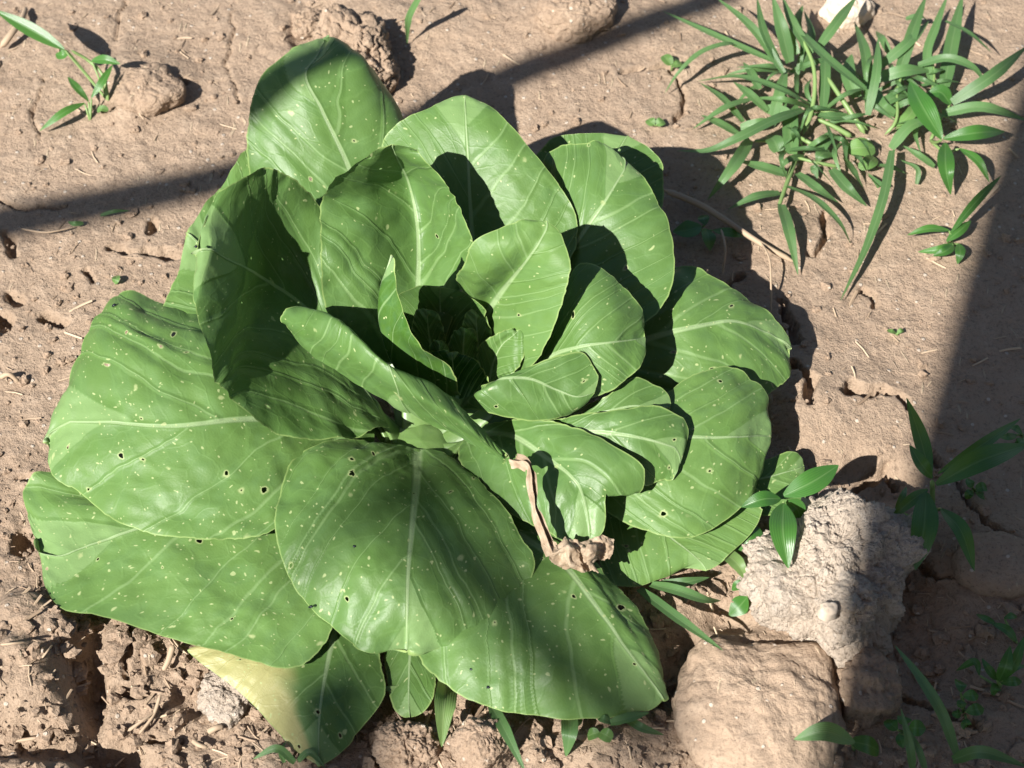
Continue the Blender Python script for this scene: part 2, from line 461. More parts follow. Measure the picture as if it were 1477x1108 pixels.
LUT = {}
def gz(x, y):
    """height of the soil by bilinear lookup in a coarse table"""
    if not LUT:
        lx = np.arange(-0.6, 0.6, 0.002); ly = np.arange(-0.5, 0.6, 0.002)
        lX, lY = np.meshgrid(lx, ly); LUT['z'] = ground_h(lX, lY)
    fx = min(max((x + 0.6) / 0.002, 0), 597.9); fy = min(max((y + 0.5) / 0.002, 0), 547.9)
    i, j = int(fx), int(fy); fx -= i; fy -= j; z = LUT['z']
    return float((z[j, i] * (1 - fx) + z[j, i + 1] * fx) * (1 - fy) + (z[j + 1, i] * (1 - fx) + z[j + 1, i + 1] * fx) * fy)

def G(px, py, rel=0.0):
    """point rel centimetres above the uneven ground, behind pixel px, py"""
    z = 0.0
    for _ in range(3):
        p = P(px, py, z + rel)
        z = gz(p[0], p[1]) * 100
    return P(px, py, z + rel)

def axis(lo, hi, step, far):
    core = np.arange(lo, hi, step)
    out = [hi]; s = step
    while out[-1] < far:
        s *= 1.22; out.append(out[-1] + s)
    left = [lo - (o - hi) for o in out[1:]][::-1]
    return np.r_[left, core, out]

gx = axis(-0.53, 0.57, 0.0014, 60.0); gy = axis(-0.40, 0.48, 0.0014, 60.0)
X, Y = np.meshgrid(gx, gy)
inside = sstep(0.9, 0.6, np.maximum(np.abs(X), np.abs(Y)))
Z = ground_h(X, Y) * inside + crack_h(X, Y)
Z = Z + (1 - inside) * 0.01 * fbm(X * 2, Y * 2, 55, 3)
ground = mesh_obj('ground', np.stack([X, Y, Z], -1).reshape(-1, 3), grid_faces(len(gy), len(gx)), M['soil'])
tag(ground, 'dry sandy brown garden soil with cracks and crumbs', kind='structure')

# ------------------------------------------------------------------ cabbage plant
PLANT0 = P(608, 672, 0.0); PLANT0[2] = gz(PLANT0[0], PLANT0[1])
plant = empty('bok_choy_plant', PLANT0)
tag(plant, 'large green bok choy rosette with broad hole-speckled leaves growing in bare soil', 'plant')

def leaf(rows, tip=None, nu=96, nv=84, bul=(0.0, 0.0), c=0.85, tone=0.2, spots=1.0, ripple=1.0, pucker=1.0,
         veins=(-0.95, -0.62, -0.36, -0.14, 0.06, 0.26, 0.5), seed=0, yellow=None, petiole=True, pw=1.0, midw=1.0, label=None, cap=0.16, frill=0.0):
    R = [[np.asarray(P(*q)) for q in row] for row in rows]
    rows5 = []
    for r in R:
        if len(r) == 5: rows5.append(np.array(r)); continue
        L, Mi, Rr = r
        rows5.append([L, (L + Mi) / 2, Mi, (Mi + Rr) / 2, Rr])
    A = np.array(rows5)                                    # (n,5,3)
    n = len(A)
    full = A.mean(1)
    tp = np.asarray(P(*tip)) if tip else None
    # bulge of the half blades along the local normal
    for i in range(n):
        if len(R[i]) == 5: continue
        fw = A[min(i + 1, n - 1), 2] - A[max(i - 1, 0), 2]
        ac = A[i, 4] - A[i, 0]
        nn = np.cross(ac, fw); nn /= np.linalg.norm(nn) + 1e-9
        A[i, 1] += nn * bul[0] * np.linalg.norm(A[i, 2] - A[i, 0])
        A[i, 3] += nn * bul[1] * np.linalg.norm(A[i, 4] - A[i, 2])
    ts = chord(A[:, 2] * 0.5 + (A[:, 0] + A[:, 4]) * 0.25)
    ncap = int(nu * 0.28) if tip else 0
    us = np.linspace(0, 1, nu - ncap)
    cols = np.stack([hermite(A[:, k], ts, us) for k in range(5)], 1)    # (nu',5,3)
    vv = np.linspace(-1, 1, nv); vs = np.array([-1, -0.5, 0, 0.5, 1.0])
    S = np.stack([hermite(cols[i], vs, vv) for i in range(len(us))], 0)
    if tip:
        th = np.linspace(0, math.pi / 2, ncap + 1)[1:]
        last = S[-1]; mid0 = hermite(cols[-1], vs, np.array([0.0]))[0]
        off = last - mid0
        b = tp - mid0
        vel = S[-1] - S[-2]; vel = vel / (np.linalg.norm(vel, axis=1, keepdims=True) + 1e-9) * np.linalg.norm(b)
        ext = []
        for q in th:
            s, co = math.sin(q), math.cos(q)
            e = mid0 + off * co + b * s + (vel - b) * (s * co) * 0.55
            ext.append(e)
        S = np.concatenate([S, np.array(ext)], 0)
    N = S.shape[0]
    # metric coordinates
    du = np.linalg.norm(np.diff(S[:, nv // 2], axis=0), axis=1)
    ulen = np.r_[0, np.cumsum(du)] * 100
    Ltot = ulen[-1]; U = (ulen / Ltot)[:, None] * np.ones((1, nv))
    V = np.ones((N, 1)) * vv[None, :]
    dv = np.r_[[np.zeros(nv - 1)], np.linalg.norm(np.diff(S, axis=1), axis=2)[1:]] * 100
    dv[0] = dv[1]
    vc = np.concatenate([np.zeros((N, 1)), np.cumsum(dv, 1)], 1); vc = vc - vc[:, nv // 2][:, None]
    hw = np.maximum(np.abs(vc[:, 0]), np.abs(vc[:, -1]))[:, None] + 0.02
    hwm = hw.max()
    a = np.abs(vc) / hwm                                   # distance from the midrib relative to the widest half
    nx = fbm(ulen[:, None] * 0.35 + seed * 7.1 + 0 * vc, vc * 0.35 + seed * 3.3, 101 + seed, 3)
    # side veins: W runs through whole numbers along each of them
    quilt = np.zeros((N, nv)); Wc = np.zeros((N, nv)); Vs = np.ones((N, nv))
    mw = (0.26 * (1 - U) ** 1.3 + 0.035) * midw * np.clip(Ltot / 12.0, 0.4, 1.15)
    for side in (-1, 1):
        msk = (vc * side) >= 0
        w = U - c * np.maximum(a - 0.02, 0) ** (1.12 if side > 0 else 1.0) * (hwm / max(Ltot, 1e-3)) * 2.0 + 0.035 * nx
        ks = np.array([k + 0.07 * math.sin(seed * 12.9 + i * 7.7 + side * 2.1) + (0.04 if side > 0 else 0) for i, k in enumerate(veins)])
        kk = np.r_[ks[0] - 0.5, ks, ks[-1] + 0.25]; ii = np.arange(len(kk)) + (0 if side < 0 else 40)
        Wc = np.where(msk, np.interp(w, kk, ii), Wc)
        gap = np.interp(w, (kk[1:] + kk[:-1]) / 2, np.diff(kk))
        Vs = np.where(msk, gap * Ltot * (1.0 / math.sqrt(1 + (2 * c) ** 2) if c > 0.2 else 0.8), Vs)
    fr = np.abs(Wc - np.round(Wc)) * 2
    quilt = np.sin(fr * math.pi / 2)
    vst = 0.30 + 0.95 * _hash(np.round(Wc), np.full(Wc.shape, float(seed)), 5) ** 1.5
    lw = vst * (0.078 * (1 - 0.85 * np.clip(a, 0, 1)) + 0.010) * (1 + 1.1 * (1 - U) ** 3) * np.clip(Ltot / 12.0, 0.4, 1.15)
    # relief
    tu = np.gradient(S, axis=0); tv = np.gradient(S, axis=1)
    nrm = np.cross(tv, tu); nrm /= (np.linalg.norm(nrm, axis=2, keepdims=True) + 1e-9)
    size = np.clip(Ltot / 14.0, 0.25, 1.2)
    disp = 0.0013 * pucker * size ** 2 * quilt * np.clip(a * 4, 0, 1) + 0.0005 * size * np.exp(-(vc / (mw * 1.2)) ** 2)
    disp += 0.0016 * size * pucker * fbm(ulen[:, None] * 0.55 + seed * 5.0 + 0 * vc, vc * 0.55, 131 + seed, 3)
    er = np.abs(V) ** 5
    edgeu = np.maximum(er, sstep(0.86, 1.0, U) * (1 if tip else 0.6))
    disp += 0.0032 * ripple * size * edgeu * fbm(ulen[:, None] * 0.42 + 3 * np.sign(vc), vc * 0.42 + seed, 151 + seed, 2)
    disp += 0.0003 * ripple * edgeu * vnoise(ulen[:, None] * 2.2 + 9 * np.sign(vc), vc * 2.2, 161 + seed)
    if frill: disp += 0.0009 * frill * np.maximum(np.abs(V) ** 4, sstep(0.7, 1.0, U)) * np.sin(ulen[:, None] * 9.0 + vc * 9.0)
    fade = sstep(0.0, 0.06, U)
    S = S + nrm * (disp * fade)[:, :, None]
    # small uneven nicks along the margin
    inward = (S[:, nv // 2][:, None, :] - S); inward /= (np.linalg.norm(inward, axis=2, keepdims=True) + 1e-6)
    nick = 0.0007 * size * (vnoise(ulen[:, None] * 2.6 + 5 * np.sign(vc), 0 * vc + seed, 171) * 0.6 + 0.4 * vnoise(ulen[:, None] * 6 + 0 * vc, np.sign(vc) * 3.0 + seed, 173))
    S = S + inward * (nick * np.abs(V) ** 12 * fade)[:, :, None]
    dist_edge = np.where(vc < 0, np.abs(vc[:, :1]), np.abs(vc[:, -1:])) - np.abs(vc)
    if tip: dist_edge = np.minimum(dist_edge, (1 - U) * Ltot)
    ycol = np.zeros((N, nv)) if yellow is None else yellow(U, V, nx)
    uv = np.stack([ulen[:, None] + 0 * vc + seed * 37.0, vc + seed * 11.0], -1)
    o = mesh_obj('leaf', S.reshape(-1, 3), grid_faces(N, nv)[:, ::-1], M['leaf'], plant, PLANT0,
                 attrs={'vc': vc, 'mw': mw, 'side': Wc, 'vs': Vs, 'lw': lw, 'de': dist_edge, 'tone': np.clip(tone + 0.22 * nx, 0, 1), 'spots': np.full((N, nv), spots), 'yellow': ycol},
                 uv=uv.reshape(-1, 2))
    if label: o['label'] = label
    if petiole:
        b0 = S[0, nv // 2]; b1 = S[min(6, N - 1), nv // 2]
        d = (b1 - b0); d /= np.linalg.norm(d)
        base = PLANT0 + np.array([(b0[0] - PLANT0[0]) * 0.12, (b0[1] - PLANT0[1]) * 0.12, 0.004])
        pts = np.array([base, base * 0.5 + b0 * 0.5 + np.array([0, 0, -0.004]), b0 - nrm[0, nv // 2] * 0.0012, b1 - nrm[min(6, N - 1), nv // 2] * 0.0035])
        t = np.linspace(0, 1, 18); path = hermite(pts, chord(pts), t)
        side = S[0, -1] - S[0, 0]; side /= np.linalg.norm(side)
        ang = np.linspace(0, 2 * math.pi, 14, endpoint=False)
        vs_ = []
        for i, p in enumerate(path):
            tg = path[min(i + 1, 17)] - path[max(i - 1, 0)]; tg /= np.linalg.norm(tg)
            sd = side - tg * np.dot(side, tg); sd /= np.linalg.norm(sd); up = np.cross(sd, tg)
            ww = (0.0105 * (1 - t[i]) + 0.0022 * t[i]) * pw * size ** 0.5; hh = (0.0046 * (1 - t[i]) + 0.0008 * t[i]) * pw
            for q in ang:
                sq = math.sin(q)
                vs_.append(p + sd * ww * math.cos(q) + up * hh * (sq if sq < 0 else sq * 0.55))
        po = mesh_obj('petiole', vs_, grid_faces(18, 14, True), M['stalk'], o, PLANT0)
    return o

# outer leaves lying on the soil ------------------------------------------------
leaf([[(540,730,1.5),(540,690,1.6),(500,660,1.6)], [(500,860,2.6),(400,712,2.7),(380,640,2.1)], [(440,957,2.5),(300,738,3.1),(250,660,2.3)],
      [(300,936,2.4),(190,767,3.0),(120,680,2.1)], [(135,890,2.1),(115,792,2.4),(48,694,1.9)], [(88,880,1.9),(85,803,2.1),(34,714,1.8)], [(70,852,1.8),(66,800,1.9),(38,740,1.75)]], (55,796,1.75),
     tone=0.78, spots=1.25, seed=1, nu=120, nv=110)
leaf([[(540,640,2.2),(540,600,2.2),(520,560,2.4)], [(470,690,3.1),(450,600,4.0),(420,500,4.0)], [(402,764,3.7),(369,605,5.2),(320,462,4.6)],
      [(290,779,3.5),(254,617,5.7),(234,438,4.9)], [(170,752,3.1),(160,612,5.0),(158,438,4.8)], [(102,703,2.8),(104,610,4.2),(98,553,4.2)]], (66,640,3.0),
     tone=0.52, spots=1.1, seed=2, bul=(0.0,0.11), nu=120, nv=110)
leaf([[(640,652,2.6),(602,648,2.2),(560,640,2.6)], [(692,694,4.0),(601,700,4.0),(440,647,4.2)], [(748,766,4.4),(596,760,5.1),(401,720,4.5)],
      [(768,825,3.8),(590,830,5.1),(407,805,4.1)], [(728,884,3.2),(588,890,4.2),(448,878,3.3)], [(655,930,2.8),(587,922,3.2),(510,930,2.9)]], (587,940,2.8),
     tone=0.24, spots=0.8, seed=3, pucker=1.0, nu=120, nv=120, bul=(0.05,0.05), c=1.0, veins=(-1.1,-0.8,-0.55,-0.34,-0.16,-0.02,0.14,0.34,0.56), midw=1.1)
leaf([[(760,740,2.3),(700,740,1.8),(660,790,1.8)], [(820,790,3.1),(760,778,3.0),(640,860,2.2)], [(868,822,3.2),(812,813,3.8),(600,930,2.3)],
      [(905,860,2.9),(855,867,3.9),(640,986,1.9)], [(944,923,2.2),(904,935,3.1),(742,1028,1.6)], [(959,972,1.6),(930,970,2.2),(850,1035,1.2)], [(962,996,1.2),(946,992,1.6),(925,1026,1.0)]], (955,1010,1.2),
     tone=0.42, spots=1.0, seed=4, nu=110, nv=100, bul=(0.06,0.06))
def yel26(U, V, nx): return sstep(0.22, 0.42, V + 0.12 * nx) * sstep(0.2, 0.3, U)
leaf([[(560,880,1.3),(500,860,1.5),(440,900,1.5)], [(545,925,1.6),(480,930,1.9),(277,934,1.7)], [(551,965,1.5),(468,990,1.8),(282,950,1.6)],
      [(554,1005,1.2),(462,1035,1.4),(345,998,1.3)], [(512,1062,0.8),(460,1075,1.0),(408,1063,0.9)]], (463,1104,0.6),
     tone=0.00, spots=0.9, seed=5, yellow=yel26, label='half yellowed lower leaf with a tan withered margin')
leaf([[(640,900,0.9),(600,880,1.0),(560,905,0.9)], [(632,950,1.1),(592,945,1.4),(556,960,1.0)], [(628,990,0.9),(590,990,1.1),(562,1000,0.8)]], (592,1035,0.5),
     tone=0.25, spots=0.5, seed=6, nu=50, nv=40, petiole=False)
leaf([[(950,680,2.0),(880,715,2.0),(860,740,2.0)], [(1050,690,2.6),(940,750,2.4),(862,800,1.8)], [(1101,728,2.2),(975,780,2.2),(895,846,1.5)],
      [(1076,778,1.8),(1000,800,1.9),(945,838,1.3)], [(1045,805,1.4),(1012,812,1.5),(985,818,1.3)]], (1018,824,1.2),
     tone=0.85, spots=0.7, seed=7)
leaf([[(1040,660,1.6),(1030,690,1.5),(1060,735,1.1)], [(1105,662,2.1),(1095,690,1.9),(1110,745,1.2)], [(1132,652,2.1),(1135,680,1.8),(1145,740,1.2)]], (1160,672,1.5),
     tone=0.5, spots=0.8, seed=8, nu=60, nv=50, petiole=False)
leaf([[(880,450,4.5),(860,520,3.5),(880,580,3.0)], [(935,400,5.5),(931,490,4.8),(950,600,3.0)], [(980,382,5.8),(990,474,5.7),(1030,600,3.0)],
      [(1060,418,5.2),(1060,463,5.4),(1085,590,2.9)], [(1112,455,4.4),(1110,480,4.4),(1125,555,3.0)]], (1140,505,3.4),
     tone=0.40, spots=0.95, seed=9, bul=(0.04,0.06), nu=110, nv=100)
leaf([[(880,590,4.0),(850,620,3.4),(850,680,2.8)], [(955,568,5.0),(930,625,4.8),(872,736,3.2)], [(1003,541,5.6),(1000,630,5.4),(940,769,3.2)],
      [(1055,528,5.4),(1060,630,5.0),(1012,770,3.0)], [(1094,555,4.6),(1092,628,4.3),(1078,724,3.0)]], (1110,632,3.7),
     tone=0.72, spots=0.8, seed=10, bul=(0.04,0.06), nu=110, nv=100)
leaf([[(420,600,3.2),(500,560,3.0),(500,420,4.6)], [(300,500,4.3),(400,470,4.7),(420,280,6.8)], [(238,438,5.0),(320,390,5.6),(357,217,7.5)],
      [(256,395,5.5),(290,355,6.1),(318,270,6.9)]], (272,340,6.2), tone=0.60, spots=0.6, seed=11, nu=80, nv=80)

# middle whorl ------------------------------------------------------------------
leaf([[(520,430,5.0),(560,440,5.0),(600,420,5.0)], [(405,345,7.2),(520,300,7.2),(585,265,7.0)], [(357,235,9.3),(494,225,9.6),(577,182,5.2)],
      [(359,165,11.0),(462,158,11.6),(550,148,6.4)], [(385,100,12.2),(440,105,12.8),(530,105,9.0)], [(430,68,12.4),(460,76,12.7),(500,68,11.7)]], (468,59,12.1),
     tone=0.22, spots=0.75, seed=12, bul=(0.03,0.34), nu=110, nv=100, pucker=0.6, midw=0.9)
leaf([[(620,410,6.0),(685,410,6.3),(790,430,6.4)], [(585,300,8.0),(678,305,8.6),(832,348,8.2)], [(553,211,9.8),(674,235,10.3),(822,292,9.4)],
      [(580,176,10.9),(671,180,11.6),(775,226,10.8)], [(625,152,11.7),(670,155,12.0),(720,166,11.7)]], (671,140,12.0),
     tone=0.32, spots=0.5, seed=13, bul=(0.05,0.05), nu=110, nv=100, pucker=0.6, midw=0.8)
leaf([[(750,360,5.0),(840,350,5.0),(920,360,5.2)], [(762,240,6.2),(868,265,6.6),(957,290,6.3)], [(790,205,7.2),(890,218,7.4),(956,245,7.0)]], (905,198,7.6),
     tone=0.1, spots=0.4, seed=14, nu=70, nv=70)
leaf([[(770,430,5.4),(780,450,5.2),(860,470,5.5)], [(778,330,7.0),(808,385,6.8),(932,466,6.6)], [(781,260,8.3),(840,335,8.4),(972,400,7.8)],
      [(795,219,9.4),(872,290,9.8),(964,325,8.9)], [(850,206,10.2),(900,245,10.2),(930,262,9.7)]], (895,226,10.2),
     tone=0.22, spots=0.5, seed=15, bul=(0.06,0.04), nu=110, nv=100, pucker=0.8)
leaf([[(770,500,6.4),(762,540,5.8),(790,562,5.6)], [(812,425,9.0),(800,511,7.6),(815,575,6.3)], [(838,380,10.4),(840,499,8.8),(855,574,6.9)],
      [(882,396,9.9),(884,493,9.0),(892,557,7.4)], [(918,440,8.8),(912,490,8.5),(918,535,7.8)]], (930,485,8.1),
     tone=0.22, spots=0.55, seed=16, c=0.6, veins=(-0.5,-0.3,-0.1,0.05,0.2,0.36,0.52,0.7), bul=(0.05,0.05), nu=100, nv=100)
leaf([[(830,590,5.0),(810,605,4.7),(820,630,4.4)], [(875,572,6.4),(870,595,6.0),(880,630,5.2)], [(917,544,6.8),(915,585,6.3),(925,622,5.3)], [(948,557,6.3),(945,588,6.0),(950,608,5.4)]], (968,585,5.8),
     tone=0.12, spots=0.4, seed=17, nu=60, nv=60)
leaf([[(775,610,5.0),(765,625,4.4),(780,645,4.0)], [(835,599,6.6),(825,622,6.1),(830,660,4.9)], [(900,590,7.2),(885,625,6.7),(880,682,5.0)], [(950,586,7.0),(940,635,6.5),(925,702,4.8)], [(985,602,6.4),(972,645,6.0),(958,692,4.9)]], (970,684,5.2),
     tone=0.14, spots=0.6, seed=18, bul=(0.05,0.08), nu=80, nv=80, cap=0.1)
leaf([[(700,612,4.0),(690,625,3.5),(662,645,3.0)], [(750,606,5.5),(738,629,5.0),(672,675,3.3)], [(810,612,6.5),(790,661,5.6),(716,728,3.6)], [(880,640,6.9),(825,688,5.9),(768,757,3.8)],
      [(931,682,6.3),(838,706,5.7),(784,764,3.9)], [(921,709,5.3),(842,719,5.6),(792,769,3.9)], [(881,713,5.7),(846,736,5.2),(802,775,4.0)], [(874,752,4.9),(850,759,4.7),(816,779,4.1)]], (847,785,4.1),
     tone=0.12, spots=0.45, seed=19, bul=(0.06,0.10), nu=110, nv=100, pucker=1.1, midw=1.0)
# the deep cup-shaped leaf on the sunny side
leaf([[(562,617,3.6),(545,590,3.0),(520,500,4.6)], [(485,638,5.2),(482,496,4.6),(492,385,6.8)], [(406,628,6.8),(435,441,5.6),(464,302,9.6)], [(339,579,8.8),(382,405,7.2),(420,256,12.4)],
      [(300,513,10.9),(333,377,11.8),(360,249,14.0)], [(282,440,12.4),(303,362,13.3),(318,276,14.1)]], (281,368,13.0),
     tone=0.0, spots=0.6, seed=20, pucker=0.6, bul=(0.0,-0.10), nu=120, nv=110, midw=0.8)

# inner leaves --------------------------------------------------------------------
leaf([[(510,530,5.0),(590,520,4.4),(640,500,5.0)], [(466,430,8.2),(602,400,6.8),(672,385,9.2)], [(463,350,10.2),(600,320,8.4),(681,340,11.0)], [(463,288,11.6),(588,262,10.2),(660,292,12.0)],
      [(487,249,13.8),(572,228,12.8),(632,250,13.2)], [(525,224,14.4),(566,214,14.1),(602,216,14.0)]], (566,208,14.5),
     tone=0.08, spots=0.3, seed=21, c=0.6, veins=(-0.5,-0.3,-0.1,0.05,0.2,0.36,0.52,0.7), bul=(0.09,-0.03), nu=110, nv=100, pucker=0.8, midw=0.8)
leaf([[(668,470,5.6),(692,490,5.2),(735,535,5.6)], [(664,425,8.4),(706,448,7.0),(770,528,7.6)], [(658,402,10.0),(722,422,8.9),(795,482,9.4)], [(668,383,11.4),(745,393,10.9),(815,425,11.4)], [(692,342,13.0),(772,357,12.9),(822,375,12.9)],
      [(745,319,13.6),(787,332,13.5),(810,338,13.4)]], (788,318,13.7),
     tone=0.85, spots=0.3, seed=22, c=0.6, veins=(-0.5,-0.3,-0.1,0.05,0.2,0.36,0.52,0.7), bul=(0.10,0.03), nu=110, nv=100, midw=1.2)
leaf([[(575,480,4.8),(638,530,3.8),(700,510,4.8)], [(572,440,7.2),(636,470,5.6),(698,462,7.2)], [(578,421,8.4),(634,435,7.4),(696,440,8.2)], [(602,412,8.9),(634,420,8.4),(672,424,8.6)]], (636,414,8.7),
     tone=0.0, spots=0.3, seed=23, petiole=False, nu=70, nv=80)
leaf([[(665,570,6.8),(600,575,6.0),(610,545,5.0)], [(648,532,9.8),(562,520,8.6),(600,505,5.6)], [(604,503,11.8),(546,468,10.4),(584,470,6.8)], [(585,455,13.0),(545,430,12.0),(574,435,8.8)], [(574,418,13.6),(551,402,13.0),(566,408,11.2)], [(568,392,14.0),(557,386,13.7),(565,388,13.2)]], (564,367,14.3),
     tone=0.60, spots=0.2, seed=24, petiole=False, nu=80, nv=70, pucker=0.7)
leaf([[(705,562,5.2),(660,575,5.2),(610,545,5.2)], [(704,546,6.4),(655,540,6.2),(606,515,6.6)], [(692,525,7.1),(653,520,7.1),(612,510,7.2)]], (653,507,7.4), tone=0.0, spots=0.2, seed=25, petiole=False, frill=1.0, nu=50, nv=60)
leaf([[(640,525,5.0),(668,530,5.2),(690,520,5.2)], [(647,495,6.2),(668,500,6.4),(688,492,6.2)], [(652,482,6.8),(669,484,7.0),(687,482,6.7)]], (670,473,7.1), tone=0.0, spots=0.0, seed=26, petiole=False, frill=1.0, nu=40, nv=50, ripple=1.4)
leaf([[(600,500,5.0),(625,515,4.8),(645,500,5.2)], [(594,470,6.6),(618,480,6.2),(640,474,6.6)], [(598,452,7.3),(616,458,7.2),(634,456,7.2)]], (614,446,7.5), tone=0.0, spots=0.0, seed=31, petiole=False, frill=1.0, nu=44, nv=50, ripple=1.4)
leaf([[(660,520,5.0),(690,525,4.8),(712,505,5.4)], [(664,480,6.6),(688,484,6.4),(708,474,6.9)], [(670,456,7.4),(686,456,7.4),(700,452,7.5)]], (687,445,7.7), tone=0.05, spots=0.0, seed=32, petiole=False, frill=1.0, nu=44, nv=50, ripple=1.4)
leaf([[(617,515,5.6),(633,520,5.8),(650,515,5.6)], [(619,502,6.3),(634,505,6.4),(648,504,6.2)]], (631,490,6.7), tone=0.0, spots=0.0, seed=27, petiole=False, frill=1.0, nu=36, nv=40, ripple=1.4)
leaf([[(688,525,5.4),(704,552,5.0),(726,545,5.6)], [(690,500,6.6),(714,517,6.4),(740,539,6.6)], [(706,487,7.6),(726,495,7.5),(754,519,7.5)], [(725,477,8.3),(741,483,8.2),(760,498,8.0)]], (748,475,8.3), tone=0.35, spots=0.1, seed=28, petiole=False, frill=1.0, c=0.6, veins=(-0.5,-0.3,-0.1,0.05,0.2,0.36,0.52,0.7), nu=60, nv=60, bul=(0.05,0.08))
leaf([[(690,560,6.6),(688,578,6.4),(662,590,6.0)], [(738,538,8.4),(722,547,8.6),(690,593,7.0)], [(772,525,8.8),(763,546,8.5),(735,604,6.8)], [(815,511,9.1),(803,562,8.0),(788,607,6.7)], [(848,514,8.8),(836,572,7.7),(826,596,6.8)], [(862,540,8.2),(852,568,7.6),(845,582,7.2)]], (858,566,7.6),
     tone=0.05, spots=0.35, seed=29, petiole=False, c=0.6, veins=(-0.5,-0.3,-0.1,0.05,0.2,0.36,0.52,0.7), bul=(-0.02,0.16), nu=90, nv=90, pucker=1.2)
leaf([[(650,600,4.0),(630,600,4.0),(610,590,4.0),(590,580,4.0),(570,570,4.0)], [(700,640,5.2),(655,600,6.3),(590,560,7.2),(530,515,7.6),(470,480,7.0)],
      [(724,659,5.9),(650,583,8.2),(572,542,9.3),(497,478,10.4),(430,452,9.4)], [(729,662,5.9),(645,573,9.4),(562,529,11.5),(480,463,11.9),(424,444,10.2)],
      [(729,663,5.8),(658,600,9.0),(572,552,10.9),(466,480,11.3),(411,455,10.0)], [(729,664,5.7),(664,620,7.8),(580,577,9.2),(464,506,9.9),(415,468,9.6)], [(728,664,5.6),(668,637,6.9),(590,598,7.9),(476,532,8.8),(428,484,9.1)]], None,
     tone=0.00, spots=0.5, seed=30, petiole=False, nu=120, nv=120, pucker=0.55, c=0.9, veins=(-1.5,-1.2,-0.95,-0.7,-0.45,-0.2,0.0,0.2,0.4,0.6), midw=0.6, ripple=1.4)

# pale base where all the stalks meet
def crown():
    na, nr = 40, 16
    a = np.linspace(0, 2 * math.pi, na, endpoint=False); q = np.linspace(0, 1, nr)
    r = 0.019 * np.sqrt(np.clip(1 - q ** 3, 0, 1)) * (1 + 0.25 * q)
    z = -0.006 + 0.022 * q
    rr = r[:, None] * (1 + 0.05 * np.cos(a * 8 + 0.5)[None, :])
    v = np.stack([rr * np.cos(a), rr * np.sin(a), z[:, None] + 0 * rr], -1)
    mesh_obj('crown', v.reshape(-1, 3) + PLANT0 + np.array([0.0, 0.004, 0.0]), grid_faces(nr, na, True), M['stalk'], plant, PLANT0)
crown()

# ------------------------------------------------------------------ strips: grass blades, weed leaves, straws
def strip(name, pts, width, mat, parent, origin, fold=0.25, prof='grass', ns=22, roll=0.0, nc=7, wav=0.0):
    """pts world points from base to tip; width in metres"""
    pts = np.asarray(pts, float)
    t = np.linspace(0, 1, ns); path = hermite(pts, chord(pts), t)
    tg = np.gradient(path, axis=0); tg /= np.linalg.norm(tg, axis=1, keepdims=True) + 1e-9
    up = np.array([0.15 * math.sin(roll * 3), -0.25, 1.0])
    sd = np.cross(tg, up); sd /= np.linalg.norm(sd, axis=1, keepdims=True) + 1e-9
    nm = np.cross(sd, tg)
    cr = math.cos(roll); sr = math.sin(roll)
    sd, nm = sd * cr + nm * sr, nm * cr - sd * sr
    if prof == 'grass': w = np.minimum(1, 0.62 + t * 2.2) * np.clip((1 - t) * 2.1, 0, 1) ** 0.72
    elif prof == 'lance': w = np.sin(math.pi * np.clip(t * 0.96 + 0.03, 0, 1)) ** 0.85 * (1.12 - 0.28 * t)
    elif prof == 'round': w = np.sqrt(np.clip(1 - (2 * t - 1.0) ** 2, 0, 1)) ** 0.9 + 0.05
    else: w = np.clip(1.02 - 0.25 * t, 0, 1)
    w = np.maximum(w, 0.03) * width * 0.5
    cc = np.linspace(-1, 1, nc)
    prof_z = fold * (np.abs(cc) ** 0.9)
    v = path[:, None, :] + sd[:, None, :] * (cc[None, :, None] * w[:, None, None]) + nm[:, None, :] * (prof_z[None, :, None] * w[:, None, None])
    if wav: v = v + nm[:, None, :] * (wav * width * np.sin(t * 17 + roll * 9)[:, None] * np.abs(cc)[None, :])[:, :, None]
    uv = np.stack(np.broadcast_arrays(t[:, None] * 4, cc[None, :]), -1)
    return mesh_obj(name, v.reshape(-1, 3), grid_faces(ns, nc), mat, parent, origin, uv=uv.reshape(-1, 2))

def tube(name, pts, r0, r1, mat, parent, origin, ns=16, nc=8, knots=0):
    pts = np.asarray(pts, float); t = np.linspace(0, 1, ns); path = hermite(pts, chord(pts), t)
    tg = np.gradient(path, axis=0); tg /= np.linalg.norm(tg, axis=1, keepdims=True) + 1e-9
    ref = np.array([0.3, 0.1, 1.0]) if abs(tg[0][2]) < 0.8 else np.array([1.0, 0.2, 0.1])
    sd = np.cross(tg, ref); sd /= np.linalg.norm(sd, axis=1, keepdims=True); nm = np.cross(sd, tg)
    a = np.linspace(0, 2 * math.pi, nc, endpoint=False)
    r = r0 + (r1 - r0) * t
    if knots: r = r * (1 + 0.12 * np.maximum(0, np.cos(t * knots * 2 * math.pi)) ** 24)
    r = r.copy(); r[0] *= 0.02; r[-1] *= 0.02
    v = path[:, None, :] + r[:, None, None] * (np.cos(a)[None, :, None] * sd[:, None, :] + np.sin(a)[None, :, None] * nm[:, None, :])
    return mesh_obj(name, v.reshape(-1, 3), grid_faces(ns, nc, True), mat, parent, origin)

def crop(ox, oy, s): return lambda x, y: (ox + x / s, oy + y / s)
C3 = crop(900, 0, 2.558); C6 = crop(850, 350, 2.3556); C9 = crop(900, 676, 2.56); C8 = crop(400, 700, 2.6375); C2 = crop(400, 0, 2.954); C1 = crop(0, 0, 4.923)
CB = crop(1200, 860, 4.469); CS = crop(1200, 540, 5.036)
PXM = 0.00042

